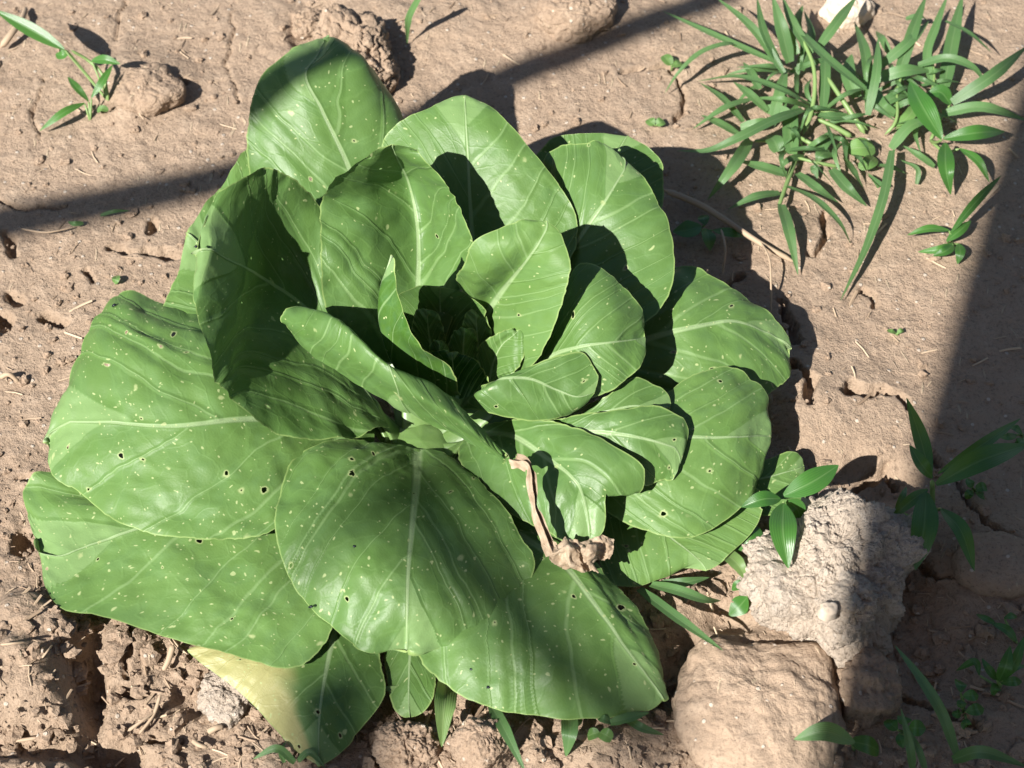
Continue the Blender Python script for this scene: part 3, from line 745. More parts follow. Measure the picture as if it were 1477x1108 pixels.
def path3(cf, pts, zs):
    """pixel path (photo crop coordinates) with heights above the soil, evenly spread over the path"""
    n = len(pts); zz = np.interp(np.linspace(0, 1, n), np.linspace(0, 1, len(zs)), zs)
    return [G(*cf(*p), z) for p, z in zip(pts, zz)]

def plantlet(name, root_px, label, cat, group=None):
    o = empty(name, G(*root_px, 0.0)); tag(o, label, cat, group); return o

def add(parent, name, cf, pts, zs, wpx, mat='grass', prof='grass', fold=0.25, roll=0.0, scale=None, wav=0.0):
    s = scale or 1.0
    return strip(name, path3(cf, pts, zs), wpx / s * PXM, M[mat], parent, np.array(parent.location), fold, prof, roll=roll, wav=wav)

def stem(parent, cf, pts, zs, r0=1.2, r1=0.8, mat='stem', name='stem'):
    return tube(name, path3(cf, pts, zs), r0 * 0.001, r1 * 0.001, M[mat], parent, np.array(parent.location))

# grass tuft in the upper right
tuft = plantlet('grass_tuft', C3(900, 470), 'sprawling tuft of many narrow green grass blades on the soil', 'grass tuft')
S3 = 2.558
for pts, zs, w in [
    ([(560,230),(380,150),(140,40)], (2.2,2.6,0.8), 28), ([(430,168),(380,162),(290,190),(200,270),(150,345)], (2.2,2.9,2.8,1.8,0.4), 25), ([(590,270),(480,110),(340,-10)], (2,3.5,3.5), 32),
    ([(580,250),(520,130),(490,-10)], (2,3.6,4.2), 34), ([(612,230),(580,100),(548,-15)], (2,4,5.0), 50), ([(690,200),(620,80),(585,-10)], (2.4,3.6,3.8), 38),
    ([(890,330),(760,225),(600,60)], (2.4,3.4,2.4), 42), ([(715,180),(770,105),(860,-15)], (2.4,3.2,3.0), 38), ([(690,390),(600,340),(440,285),(270,300)], (1.2,2.6,2.6,0.6), 32),
    ([(530,410),(460,345),(405,303)], (1,1.8,1.4), 34), ([(475,365),(380,395),(255,475)], (1.2,1.6,0.5), 34), ([(440,450),(370,370),(280,305)], (0.8,1.3,0.8), 30),
    ([(660,405),(540,450),(420,510),(330,550),(195,557)], (1.4,2.6,2.6,1.8,0.5), 38), ([(465,515),(390,630),(308,738)], (1,1.8,0.5), 44), ([(420,495),(350,455),(285,425)], (0.8,1.2,0.6), 38),
    ([(575,712),(480,728),(385,772)], (0.9,1.4,0.5), 36), ([(580,755),(610,860),(642,1015)], (0.9,1.6,0.4), 42), ([(600,688),(720,748),(800,830),(836,900)], (1,1.8,1.4,0.3), 38),
    ([(640,640),(720,700),(792,748)], (0.9,1.4,0.5), 36), ([(765,625),(830,700),(897,762)], (0.9,1.4,0.5), 40), ([(815,585),(850,640),(882,692)], (0.9,1.2,0.5), 40),
    ([(990,555),(955,740),(900,900),(800,1108)], (1.4,1.8,1.2,0.4), 36), ([(900,425),(930,280),(938,140)], (1.6,3.2,3.2), 32), ([(945,245),(1040,165),(1125,78)], (2,3.2,2.8), 38),
    ([(1008,290),(1060,130),(1115,-15)], (1.6,3.4,4.0), 44), ([(920,295),(1030,262),(1135,262)], (1.6,2.4,1.6), 44), ([(1085,240),(1200,215),(1290,250),(1338,315)], (2,3.0,2.6,1.4), 32),
    ([(1185,78),(1270,120),(1358,195)], (2.6,2.8,1.8), 24), ([(1210,378),(1330,300),(1490,170)], (1.5,2.8,2.8), 44), ([(1135,310),(1118,200),(1150,100),(1195,-20)], (1.2,2.2,2.8,3.0), 32),
    ([(1180,335),(1212,150),(1250,-20)], (1.0,1.8,2.2), 52), ([(1175,420),(1300,395),(1490,445)], (1.4,2.0,1.2), 40), ([(985,548),(1050,470),(1160,440)], (1,1.8,1.4), 40),
    ([(905,330),(890,200),(850,80)], (1.0,1.8,1.6), 44), ([(655,260),(690,130),(665,40)], (1.2,1.8,1.5), 34), ([(600,645),(520,620),(420,592)], (0.8,1.2,0.6), 44),
    ([(735,400),(742,250),(735,160)], (1.0,1.8,1.4), 40), ([(550,430),(575,340),(600,250)], (1.0,1.8,1.6), 40), ([(620,570),(612,470),(640,380)], (0.8,1.4,1.4), 56),
    ([(1145,615),(1090,575),(1030,538)], (0.5,1.0,1.0), 26), ([(1080,680),(1085,630),(1020,590)], (0.4,0.9,0.8), 18), ([(830,430),(760,430),(690,420)], (1.0,1.4,1.0), 40),
    ([(930,395),(1000,360),(1060,350)], (1.2,1.5,1.0), 46), ([(860,360),(830,290),(840,200)], (1,1.6,1.4), 54), ([(720,560),(745,520),(780,500)], (0.7,1.0,0.7), 40),
    ([(570,560),(560,530),(530,500)], (0.6,0.9,0.6), 60), ([(760,560),(720,580),(715,600)], (0.6,0.8,0.5), 50), ([(940,610),(990,620),(1040,640)], (0.6,0.9,0.5), 30),
    ([(1000,420),(960,400),(940,330)], (1.2,1.6,1.6), 44), ([(700,640),(700,620),(715,660)], (0.5,0.7,0.4), 26), ([(905,650),(950,690),(900,640)], (0.7,0.9,0.7), 30),
    ([(520,400),(600,420),(640,470)], (0.9,1.3,0.9), 40), ([(980,200),(955,150),(930,115)], (1.8,2.2,1.6), 30), ([(640,200),(600,120),(560,90)], (2.2,3.0,2.6), 34), ([(430,470),(500,455),(560,440)], (0.8,1.2,0.9), 36),
    ([(500,330),(470,270),(440,230)], (1.2,1.5,1.0), 32), ([(650,140),(640,90),(660,20)], (1.5,2.0,2.0), 32), ([(1040,70),(1090,60),(1120,75)], (1.5,1.8,1.2), 26)]:
    add(tuft, 'blade', C3, pts, zs, w * 1.15, 'grass', fold=0.18, roll=random.uniform(-0.45, 0.45), scale=S3)
for (rx, ry, n, spread) in [(600, 300, 8, 170), (700, 420, 9, 170), (620, 560, 7, 130), (930, 380, 8, 150), (1060, 300, 7, 150), (820, 540, 6, 110), (1120, 440, 5, 120)]:
    for q in range(n):
        an = random.uniform(0, 2 * math.pi); ll = spread * random.uniform(0.7, 1.5)
        x0, y0 = rx + random.uniform(-50, 50), ry + random.uniform(-40, 40)
        dx, dy = math.cos(an) * ll, math.sin(an) * ll * 0.8
        bx = random.uniform(-25, 25)
        add(tuft, 'blade', C3, [(x0, y0), (x0 + dx * 0.5 + bx, y0 + dy * 0.5 - 12), (x0 + dx, y0 + dy)], (0.5, random.uniform(1.0, 2.2), random.uniform(0.4, 1.2)), random.uniform(16, 28), 'grass', fold=0.2, roll=random.uniform(-0.4, 0.4), scale=S3)
for pts, zs, r in [([(890,495),(820,390),(750,285)], (0.4,1.4,2.2), 2.0), ([(840,505),(780,470),(715,440)], (0.4,0.9,1.1), 1.9), ([(790,615),(710,600),(640,582)], (0.4,0.9,0.8), 1.4),
                   ([(640,572),(600,680),(570,765)], (0.6,0.9,0.8), 1.8), ([(725,545),(690,530),(645,505)], (0.4,0.8,0.8), 1.7), ([(900,480),(840,440),(690,400)], (0.4,0.8,1.2), 1.5), ([(960,500),(990,470),(1010,330),(1040,230)], (0.4,0.8,1.6,2.2), 1.2),
                   ([(1000,480),(1080,420),(1140,320),(1130,170)], (0.4,1.0,1.4,2.0), 1.1), ([(660,500),(690,420),(700,250),(640,110)], (0.6,1.2,2.4,3.0), 1.7), ([(560,520),(480,520)], (0.4,0.7), 1.4)]:
    stem(tuft, C3, pts, zs, r, r * 0.7)
# broad-leaved weed among the grass
bw = plantlet('broadleaf_weed', C3(1140, 500), 'broad pointed-leaf weed rising at the edge of the grass tuft', 'weed', 'broadleaf weeds')
for pts, zs, w in [([(1172,512),(1110,410),(1055,302)], (1.8,2.8,2.6), 96), ([(1178,512),(1290,492),(1405,486)], (1.8,2.4,1.6), 66), ([(1185,528),(1190,640),(1205,718)], (1.8,2.0,0.8), 70),
                   ([(1240,548),(1310,600),(1348,672)], (1.2,1.6,0.8), 40), ([(1205,385),(1165,340),(1115,350)], (1.2,1.8,1.4), 70)]:
    add(bw, 'leaf', C3, pts, zs, w, 'weed', 'lance', 0.22, random.uniform(-0.3, 0.3), S3)
stem(bw, C3, [(1130,520), (1155,525), (1175,515)], (0.0, 1.0, 1.8)); stem(bw, C3, [(1130,520), (1180,420), (1205,385)], (0.0, 0.8, 1.2)); stem(bw, C3, [(1130,520), (1200,560), (1240,548)], (0.0, 0.8, 1.2))
for pts, w, nm in [([(925,545),(870,545),(822,550)], 82, 'a'), ([(925,580),(895,605),(865,620)], 56, 'b'), ([(990,470),(1050,430),(1070,370)], 50, 'c'), ([(1000,400),(1010,350),(1030,300)], 40, 'd')]:
    add(tuft, 'leaf', C3, pts, (0.6, 1.1, 0.9), w, 'weedpale', 'round' if nm in 'ab' else 'lance', 0.12, 0.1, S3)

# seedlings
def seedling(root, leaves, label, group, cf, s, mat='weed', prof='lance', cat='seedling', name='weed_seedling', fold=0.2):
    o = plantlet(name, cf(*root), label, cat, group)
    for pts, zs, w in leaves:
        add(o, 'leaf', cf, pts, zs, w, mat, prof, fold, random.uniform(-0.25, 0.25), s)
        stem(o, cf, [root, ((root[0] + pts[0][0]) / 2 + 1, (root[1] + pts[0][1]) / 2 + 1), pts[0]], (-0.1, zs[0] * 0.5, zs[0]), 0.9, 0.6)
    return o

seedling((640, 860), [([(630,720),(560,640),(480,545)], (0.9,1.5,1.5), 62), ([(600,733),(470,790),(280,930)], (0.9,1.3,0.5), 66), ([(650,695),(720,590),(800,460)], (1.1,1.6,1.6), 66)],
         'three-leaved narrow weed seedling standing on smooth bare soil', 'weeds on the bare soil', C1, 4.923)
s2 = seedling((770, 720), [([(455,350),(250,230),(-40,70)], (3.2,3.8,4.6), 118), ([(480,360),(440,390),(395,385)], (3.0,2.8,2.6), 84), ([(650,430),(750,425),(855,455)], (2.2,2.4,2.2), 78)],
              'leggy weed with a long bent stem and one long leaf beside the small soil lump', 'weeds on the bare soil', C1, 4.923, name='leggy_weed')
tube('stem', [G(*C1(772, 720), 0), G(*C1(720, 520), 1.4), G(*C1(620, 425), 2.2), G(*C1(500, 355), 3.2)], 0.0013, 0.001, M['stem'], s2, np.array(s2.location))
seedling((730, 790), [([(770,785),(725,770),(690,795)], (0.3,0.5,0.3), 55)], 'single tiny round seed leaf between the two narrow weeds', 'tiny seedlings', C1, 4.923, 'weedpale', 'round', name='seedling')

# weed beside the rock
wd = plantlet('broadleaf_weed', C9(600, 190), 'fresh glossy four-leaved weed growing between the cabbage and the crumbly rock', 'weed', 'broadleaf weeds')
for pts, zs, w in [([(590,100),(680,58),(792,-12)], (4.2,4.8,4.6), 84), ([(578,112),(510,114),(433,142)], (4.2,4.7,4.3), 56), ([(588,130),(588,250),(607,368)], (4.2,4.8,3.9), 92), ([(600,120),(640,150),(650,190)], (3.6,3.4,2.8), 60)]:
    add(wd, 'leaf', C9, pts, zs, w, 'weed', 'lance', 0.22, 0.0, 2.56)
stem(wd, C9, [(560,330), (580,220), (588,118)], (0.0, 2.2, 4.2), 1.6, 1.2)
lw = plantlet('weed_sprout', C9(470, 250), 'low rounded weed leaf lying between the cabbage leaf and the crumbly rock', 'weed', 'broadleaf weeds')
add(lw, 'leaf', C9, [(485,205),(460,260),(412,305)], (1.0,1.4,0.8), 80, 'weed', 'lance', 0.15, 0, 2.56)
stem(lw, C9, [(470,250), (480,225), (488,205)], (-0.1, 0.5, 1.0), 0.9, 0.7)
rs = plantlet('weed_sprout', C9(455, 430), 'tiny sprout with one oval toothed leaf touching the crumbly rock', 'seedling', 'tiny seedlings')
add(rs, 'leaf', C9, [(455,475),(425,510),(388,545)], (0.6,0.9,0.6), 66, 'weed', 'lance', 0.12, 0, 2.56)
add(rs, 'leaf', C9, [(450,445),(425,430),(398,450)], (0.6,0.8,0.5), 36, 'weed', 'lance', 0.12, 0, 2.56)
stem(rs, C9, [(462,440), (458,455), (455,475)], (-0.1, 0.4, 0.6), 0.8, 0.6)

# star-shaped weed in the shade
sw = plantlet('broadleaf_weed', C6(1165, 870), 'dark star-shaped weed with seven long leaves standing in the shade', 'weed', 'broadleaf weeds')
for pts, zs, w in [([(1160,800),(1120,650),(1078,528)], (4.4,5.4,5.6), 52), ([(1165,800),(1130,755),(1088,688)], (4.6,5.6,6.0), 46), ([(1178,822),(1300,755),(1490,686)], (4.4,5.4,4.8), 76),
                   ([(1185,785),(1300,710),(1465,598)], (4.2,5.0,4.6), 36), ([(1150,838),(1090,880),(1025,938)], (4.2,4.6,3.8), 38), ([(1145,850),(1135,980),(1108,1112)], (4.4,5.0,3.6), 82),
                   ([(1195,905),(1260,975),(1308,1115)], (3.4,3.8,2.4), 54), ([(1040,905),(1060,870),(1078,828)], (2.4,2.8,2.6), 20)]:
    add(sw, 'leaf', C6, pts, zs, w, 'weed', 'lance', 0.3, 0.0, 2.3556)
stem(sw, C6, [(1165,940), (1166,870), (1165,805)], (0, 2.4, 4.5), 1.8, 1.4)
stem(sw, C6, [(1165,940), (1180,910), (1195,905)], (0.5, 2.2, 3.4), 1.2, 0.9); stem(sw, C6, [(1165,940), (1090,930), (1040,905)], (0.4, 1.4, 2.4), 1.0, 0.6)

def grass_plant(root_cf, blades, label, group='small grasses near the cabbage', cf=C8, s=2.6375, mat='grass', name='grass_sprig'):
    o = plantlet(name, cf(*root_cf), label, 'grass', group)
    for pts, zs, w in blades:
        add(o, 'blade', cf, pts, zs, w, mat, fold=0.25, roll=random.uniform(-0.3, 0.3), scale=s)
    return o

grass_plant((650, 735), [([(600,738),(480,776),(365,768)], (1.3,1.8,1.6), 30), ([(648,745),(632,860),(625,995)], (1.2,2.0,0.4), 76)], 'two pale grass blades poking out under the front cabbage leaves', mat='stem')
grass_plant((815, 845), [([(815,840),(880,960),(945,1095)], (0.8,2.0,2.2), 40)], 'single long grass blade reaching out from below the lower cabbage leaf')
grass_plant((1115, 875), [([(1112,880),(1112,950),(1098,1032)], (0.8,1.4,0.3), 56), ([(1130,880),(1150,900),(1140,920)], (0.5,0.8,0.4), 24)], 'short wide grass blade hanging below the lower cabbage leaf edge')
grass_plant((1265, 915), [([(1265,905),(1340,885),(1415,865)], (0.4,1.0,1.0), 34), ([(1270,900),(1240,890),(1215,880)], (0.4,0.8,0.6), 28), ([(1320,880),(1380,920),(1470,950)], (0.6,1.0,0.5), 30)], 'small spreading grass sprig at the tip of the lower cabbage leaf')
seedling((1225, 950), [([(1225,940),(1205,945),(1180,955)], (0.4,0.5,0.4), 40), ([(1228,940),(1250,950),(1275,965)], (0.4,0.5,0.4), 44)], 'pair of tiny round seed leaves on crumbly soil below the cabbage', 'tiny seedlings', C8, 2.6375, 'weedpale', 'round', name='seedling')
grass_plant((90, 430), [([(100,428),(200,452),(300,485),(358,488)], (1.6,2.4,2.2,1.8), 42), ([(120,430),(220,420),(315,402)], (1.2,1.8,1.4), 32)], 'twisted pale grass blades beside the large smooth clod', cf=C9, s=2.56)
grass_plant((60, 445), [([(55,445),(180,540),(366,672)], (1.2,2.6,2.6), 40)], 'straight grass blade with its tip touching the large smooth clod', cf=C9, s=2.56)
grass_plant((365, 300), [([(362,305),(425,360),(462,425)], (1.0,1.6,0.8), 52)], 'short broad grass blade bent against the crumbly rock', cf=C9, s=2.56, mat='stem')
grass_plant((560, 215), [([(612,-20),(560,80),(553,190)], (4.5,2.4,0.1), 34)], 'lone grass blade standing on the smooth soil behind the cabbage', cf=C2, s=2.954)
fl = plantlet('grass_sprig', C9(850, 1010), 'curved broad grass leaf lying across the edge of the shade', 'grass', 'small grasses near the cabbage')
add(fl, 'blade', C9, [(852,1012),(740,972),(628,1000)], (2.4,2.9,2.3), 62, 'grass', 'lance', 0.2, 0, 2.56); add(fl, 'blade', C9, [(838,1008),(890,1018),(942,1042)], (2.3,2.2,1.2), 56, 'weed', 'round', 0.1, 0, 2.56)
stem(fl, C9, [(850,1040), (846,1025), (846,1010)], (0.0, 1.2, 2.4), 1.0, 0.8)
grass_plant((800, 1050), [([(800,1010),(690,720),(570,530),(405,318)], (1.0,3.0,3.6,3.4), 62), ([(780,1055),(960,1005),(1260,1100)], (0.8,2.4,2.4), 70)], 'two long arching grass blades growing in the shade', cf=CB, s=4.469)
grass_plant((505, 1100), [([(520,1115),(500,960),(445,725)], (1.2,2.6,3.6), 48), ([(600,1115),(550,970),(500,860)], (1.0,2.0,2.4), 40)], 'pair of upright grass blades behind a round-leaved seedling in the shade', cf=CB, s=4.469)
seedling((470, 880), [([(465,830),(465,800),(460,775)], (1.2,1.4,1.2), 85), ([(495,850),(545,850),(605,855)], (1.2,1.4,1.0), 92), ([(420,860),(390,830),(355,795)], (1.0,1.3,1.0), 80), ([(430,890),(445,930),(460,980)], (0.9,0.9,0.4), 60)],
         'round-leaved seedling with four leaves in the shade', 'weeds in the shade', CB, 4.469)
seedling((850, 740), [([(845,640),(890,640),(945,640)], (1.6,1.8,1.4), 66), ([(830,620),(828,580),(825,545)], (1.6,1.8,1.6), 72), ([(835,720),(835,695),(835,670)], (1.2,1.4,1.4), 58), ([(865,745),(910,735),(980,722)], (1.0,1.3,0.8), 72), ([(830,755),(805,755),(780,745)], (0.8,1.0,0.8), 56), ([(865,790),(865,820),(868,850)], (0.8,0.8,0.3), 60)],
         'small bushy seedling with six oval leaves in the shade', 'weeds in the shade', CB, 4.469)
seedling((1080, 590), [([(1075,550),(1120,450),(1150,320)], (1.2,2.4,2.8), 80), ([(1065,540),(1010,470),(965,400)], (1.2,2.0,2.2), 50), ([(1090,560),(1160,550),(1225,550)], (1.0,1.4,0.9), 56), ([(1065,570),(1055,600),(1045,640)], (0.8,0.9,0.4), 72), ([(1100,540),(1180,420),(1240,260)], (1.2,2.4,2.8), 64),
                       ([(1110,520),(1180,460),(1250,450)], (1.2,1.6,1.4), 46), ([(950,510),(930,430),(800,480)], (0.8,1.4,0.8), 46)],
         'larger narrow-leaved weed spreading in the shade', 'weeds in the shade', CB, 4.469)
seedling((1190, 300), [([(1190,290),(1130,220),(1020,170)], (1.0,1.6,1.4), 56), ([(1060,180),(1000,150),(930,115)], (1.4,1.6,1.2), 40), ([(1110,140),(1150,130),(1190,125)], (1.2,1.4,1.0), 46)],
         'thin weed with a slanting stem at the far edge of the shade', 'weeds in the shade', CB, 4.469)
seedling((1030, 840), [([(1020,820),(1005,795),(1010,765)], (0.8,1.0,0.8), 62), ([(1045,835),(1085,820),(1125,825)], (0.8,1.0,0.7), 66), ([(1020,850),(995,870),(985,905)], (0.6,0.8,0.4), 56), ([(1055,860),(1090,880),(1110,900)], (0.6,0.8,0.4), 46)],
         'tiny clover-like seedling beside the star-shaped weed', 'weeds in the shade', CS, 5.036, 'weed', 'round', name='seedling')
seedling((1380, 440), [([(1340,440),(1270,455),(1205,445)], (1.0,1.3,0.9), 70), ([(1380,430),(1330,390),(1290,385)], (1.2,1.5,1.2), 60), ([(1390,470),(1360,500),(1310,520)], (1.0,1.1,0.6), 76)],
         'bluish seedling behind the long leaf of the star-shaped weed', 'weeds in the shade', CS, 5.036)
seedling((1210, 900), [([(1200,850),(1120,845),(1045,868)], (1.0,1.4,0.9), 36), ([(1210,900),(1170,920),(1085,930)], (0.6,0.9,0.5), 34), ([(1215,905),(1180,930),(1140,945)], (0.7,1.0,0.6), 44), ([(1235,900),(1240,940),(1230,975)], (0.7,0.8,0.3), 40), ([(1205,860),(1290,755),(1392,648)], (1.2,2.2,2.4), 36), ([(1190,890),(1240,850),(1280,815)], (0.8,1.2,1.2), 40)],
         'small narrow-leaved weed on the line between sun and shade', 'weeds on the bare soil', C3, 2.558)
seedling((260, 850), [([(285,835),(230,850),(180,855)], (1.0,1.2,0.8), 80), ([(305,845),(312,880),(318,925)], (1.0,1.1,0.6), 62), ([(300,830),(295,810),(285,795)], (0.9,1.1,0.9), 46), ([(330,850),(390,860),(445,872)], (0.8,1.0,0.5), 46)],
         'rounded dark weed half under the cabbage leaves beside the dry stalk', 'weeds on the bare soil', C3, 2.558)
for rt, lv, lb in [((175, 260), [([(175,240),(160,220),(145,205)], (0.6,0.8,0.7), 46), ([(178,240),(195,235),(212,232)], (0.6,0.8,0.6), 50)], 'tiny two-leaved sprout left of the long grass blades'),
                   ((118, 465), [([(112,460),(100,450),(90,440)], (0.4,0.5,0.4), 40), ([(120,460),(132,452),(148,448)], (0.4,0.5,0.4), 40)], 'tiny flat sprout on the soil near the dark cabbage shadow')]:
    seedling(rt, lv, lb, 'tiny seedlings', C3, 2.558, 'weedpale', 'round', name='seedling')
for (x, y), lb in [((167, 404), 'lone pale seed leaf on the crumbly soil beside the big left leaves'), ((1052, 484 + 0), None)]:
    if lb: seedling((x, y + 3), [([(x - 1, y + 5), (x, y), (x + 1, y - 6)], (0.3, 0.5, 0.3), 12)], lb, 'tiny seedlings', lambda a, b: (a, b), 1.0, 'weedpale', 'round', name='seedling')
I1 = lambda a, b: (a, b)
seedling((1293, 482), [([(1292,481),(1286,478),(1280,476)], (0.3,0.5,0.3), 8), ([(1294,481),(1299,477),(1304,478)], (0.3,0.5,0.3), 7)], 'minute sprout on open soil left of the shade line', 'tiny seedlings', I1, 1.0, 'weedpale', 'round', name='seedling')
grass_plant((145, 310), [([(145,311),(165,305),(187,304)], (0.2,0.6,0.4), 7), ([(120,322),(108,323),(98,320)], (0.2,0.4,0.2), 8)], 'thin low grass sprig lying in the narrow shadow band', cf=I1, s=1.0)
grass_plant((420, 1095), [([(425,1100),(400,1080),(365,1095)], (0.3,1.0,0.4), 10), ([(430,1098),(445,1085),(470,1108)], (0.3,0.9,0.4), 8), ([(410,1100),(405,1085),(412,1070)], (0.3,0.8,0.9), 6)], 'curled dark grass sprig under the half yellowed leaf', cf=I1, s=1.0)

# ------------------------------------------------------------------ clods and rocks
def lump(name, outline, base_h, mat, label, cat, group=None, nr=46, na=120, noise=0.10, fine=0.03, seed=0, power=2.6, top=(0, 0), ridge=0.0, rise=0.0):
    """rounded clod: base outline in pixels on the soil, base_h height in cm"""
    pts = np.array([G(x, y, rise) for x, y in outline])
    c = pts.mean(0)
    ang = np.arctan2(pts[:, 1] - c[1], pts[:, 0] - c[0]); rad = np.hypot(pts[:, 0] - c[0], pts[:, 1] - c[1])
    o = np.argsort(ang); ang = ang[o]; rad = rad[o]
    a = np.linspace(-math.pi, math.pi, na, endpoint=False)
    Rr = np.interp(a, np.r_[ang - 2 * math.pi, ang, ang + 2 * math.pi], np.r_[rad, rad, rad])
    Rr = (np.roll(Rr, 1) + 2 * Rr + np.roll(Rr, -1)) / 4
    hh = base_h * 0.01
    th = np.linspace(0, 1, nr)
    ph = th * math.pi * 0.62
    r_ = np.sin(ph) ** (2.0 / power); z_ = np.sign(np.cos(ph)) * np.abs(np.cos(ph)) ** (2.0 / power)
    r_[0] = 0.0
    x = r_[:, None] * Rr[None, :] * np.cos(a); y = r_[:, None] * Rr[None, :] * np.sin(a); z = z_[:, None] * hh + 0 * x
    m = Rr.mean()
    k = 1.0 / m
    d = np.zeros_like(x)
    for ii in range(x.shape[0]):
        for jj in range(x.shape[1]):
            q = Vector((x[ii, jj] * k + seed * 3.7, y[ii, jj] * k, z[ii, jj] * k))
            e = noise * mnoise.fractal(q * 1.5, 1.0, 2.0, 3) + fine * (mnoise.turbulence(q * 5.0, 5, True, noise_basis='PERLIN_ORIGINAL', amplitude_scale=0.62, frequency_scale=2.2) - 0.5)
            if ridge:
                vd = mnoise.voronoi(q * 3.4 + Vector((mnoise.noise(q * 4), mnoise.noise(q * 4 + Vector((7, 0, 0))), 0)) * 0.5)[0]
                e -= ridge * 1.6 * max(0.0, 1.0 - (vd[1] - vd[0]) * 5.0)
                vd2 = mnoise.voronoi(q * 9.0)[0]
                e -= ridge * 0.35 * max(0.0, 1.0 - (vd2[1] - vd2[0]) * 4.0)
            d[ii, jj] = e
    nx_, ny_, nz_ = x / m, y / m, z / max(hh, 1e-4) * 0.9
    ln = np.sqrt(nx_ ** 2 + ny_ ** 2 + nz_ ** 2) + 1e-6
    amp = min(m, hh * 1.5)
    x = x + nx_ / ln * d * amp; y = y + ny_ / ln * d * amp; z = z + nz_ / ln * d * amp
    base_z = c[2]
    v = np.stack([x + c[0] + top[0] * z, y + c[1] + top[1] * z, z + base_z], -1)
    v[0] = v[0].mean(0)
    ob = mesh_obj(name, v.reshape(-1, 3), grid_faces(nr, na, True), mat, None, np.array([c[0], c[1], base_z]))
    return tag(ob, label, cat, group)

lump('crumbly_rock', [(1072,800),(1075,850),(1090,880),(1110,905),(1150,925),(1190,945),(1225,955),(1262,935),(1290,905),(1305,850),(1322,800),(1300,770),(1255,745),(1205,735),(1165,745),(1130,755),(1095,785)], 3.4, M['rock'],
     'pale grey-brown crumbly rock lump with a rough crusted surface', 'rock', nr=170, na=380, noise=0.30, fine=0.10, seed=4, power=3.0, ridge=0.018, rise=1.2)
ped = lump('pebble', [(1180,880),(1195,872),(1208,880),(1195,893),(1184,892)], 0.5, M['pebble'], 'cream angular pebble stuck on the crumbly rock', 'pebble', nr=12, na=20, noise=0.25, seed=2, power=4.0, rise=4.35)
lump('soil_clod', [(985,965),(1010,945),(1060,928),(1130,922),(1180,935),(1205,975),(1212,1030),(1205,1090),(1180,1140),(1100,1160),(1030,1130),(985,1060),(970,1010)], 1.5, M['clod2'],
     'large smooth rounded soil clod lying against the crumbly rock', 'soil clod', 'soil clods', nr=90, na=240, noise=0.22, fine=0.05, seed=8, power=2.5, ridge=0.012, rise=0.5)
lump('soil_clod', [(1215,960),(1250,945),(1290,975),(1295,1010),(1260,1040),(1225,1035),(1210,1000)], 1.7, M['clod'], 'fist-sized rounded clod wedged between the large clod and the shade', 'soil clod', 'soil clods', noise=0.3, fine=0.06, seed=9, power=2.8, rise=0.4)
lump('soil_clod', [(455,75),(470,40),(510,28),(545,40),(562,80),(565,125),(545,148),(500,160),(465,130)], 2.5, M['clod'], 'tall jagged clod just behind the upright back leaf', 'soil clod', 'soil clods', nr=70, na=160, noise=0.22, fine=0.060, seed=11, power=3.0, ridge=0.060, rise=0.6)
lump('soil_clod', [(772,20),(790,-10),(840,-15),(880,-5),(888,25),(860,48),(820,52),(785,42)], 1.5, M['clod'], 'pale lumpy clod at the far edge behind the cabbage', 'soil clod', 'soil clods', nr=60, na=140, noise=0.18, fine=0.060, seed=12, ridge=0.040, rise=0.4)
lump('soil_clod', [(165,130),(185,100),(225,95),(255,115),(268,150),(240,162),(195,160),(170,150)], 1.1, M['clod'], 'low cracked clod beside the leggy weed', 'soil clod', 'soil clods', noise=0.16, fine=0.036, seed=13, ridge=0.040, rise=0.2)
lump('stone', [(1183,15),(1200,2),(1240,2),(1262,15),(1245,30),(1205,32)], 1.2, M['pebble'], 'pale stone half hidden behind the grass tuft', 'stone', noise=0.16, fine=0.04, seed=14, rise=0.3)
lump('soil_clod', [(655,1065),(690,1040),(725,1050),(735,1085),(715,1115),(665,1110)], 1.6, M['clod'], 'rounded cracked clod below the lower cabbage leaf beside the wide grass blade', 'soil clod', 'soil clods', noise=0.18, fine=0.048, seed=15, ridge=0.048, rise=0.4)
lump('soil_clod', [(540,1075),(575,1050),(615,1060),(635,1090),(600,1120),(550,1112)], 1.4, M['clod'], 'crumbling clod with straw bits near the half yellowed leaf', 'soil clod', 'soil clods', noise=0.22, fine=0.084, seed=16, ridge=0.060, rise=0.3)
lump('soil_clod', [(290,990),(320,965),(355,985),(362,1020),(335,1045),(300,1030)], 1.0, M['rock'], 'greyish crumb clod lying left of the half yellowed leaf', 'soil clod', 'soil clods', noise=0.22, fine=0.14, seed=17, rise=0.2)
lump('soil_clod', [(1375,800),(1420,770),(1480,780),(1500,840),(1440,860),(1390,845)], 0.9, M['clod'], 'flat broad clod in the shade behind the star-shaped weed leaves', 'soil clod', 'soil clods', noise=0.14, fine=0.05, seed=18, rise=0.1)
lump('soil_clod', [(422,40),(440,15),(460,20),(468,45),(450,62),(428,60)], 0.9, M['clod'], 'small broken clod in the hollow at the top beside the tall clod', 'soil clod', 'soil clods', noise=0.3, fine=0.14, seed=19, rise=-0.3)

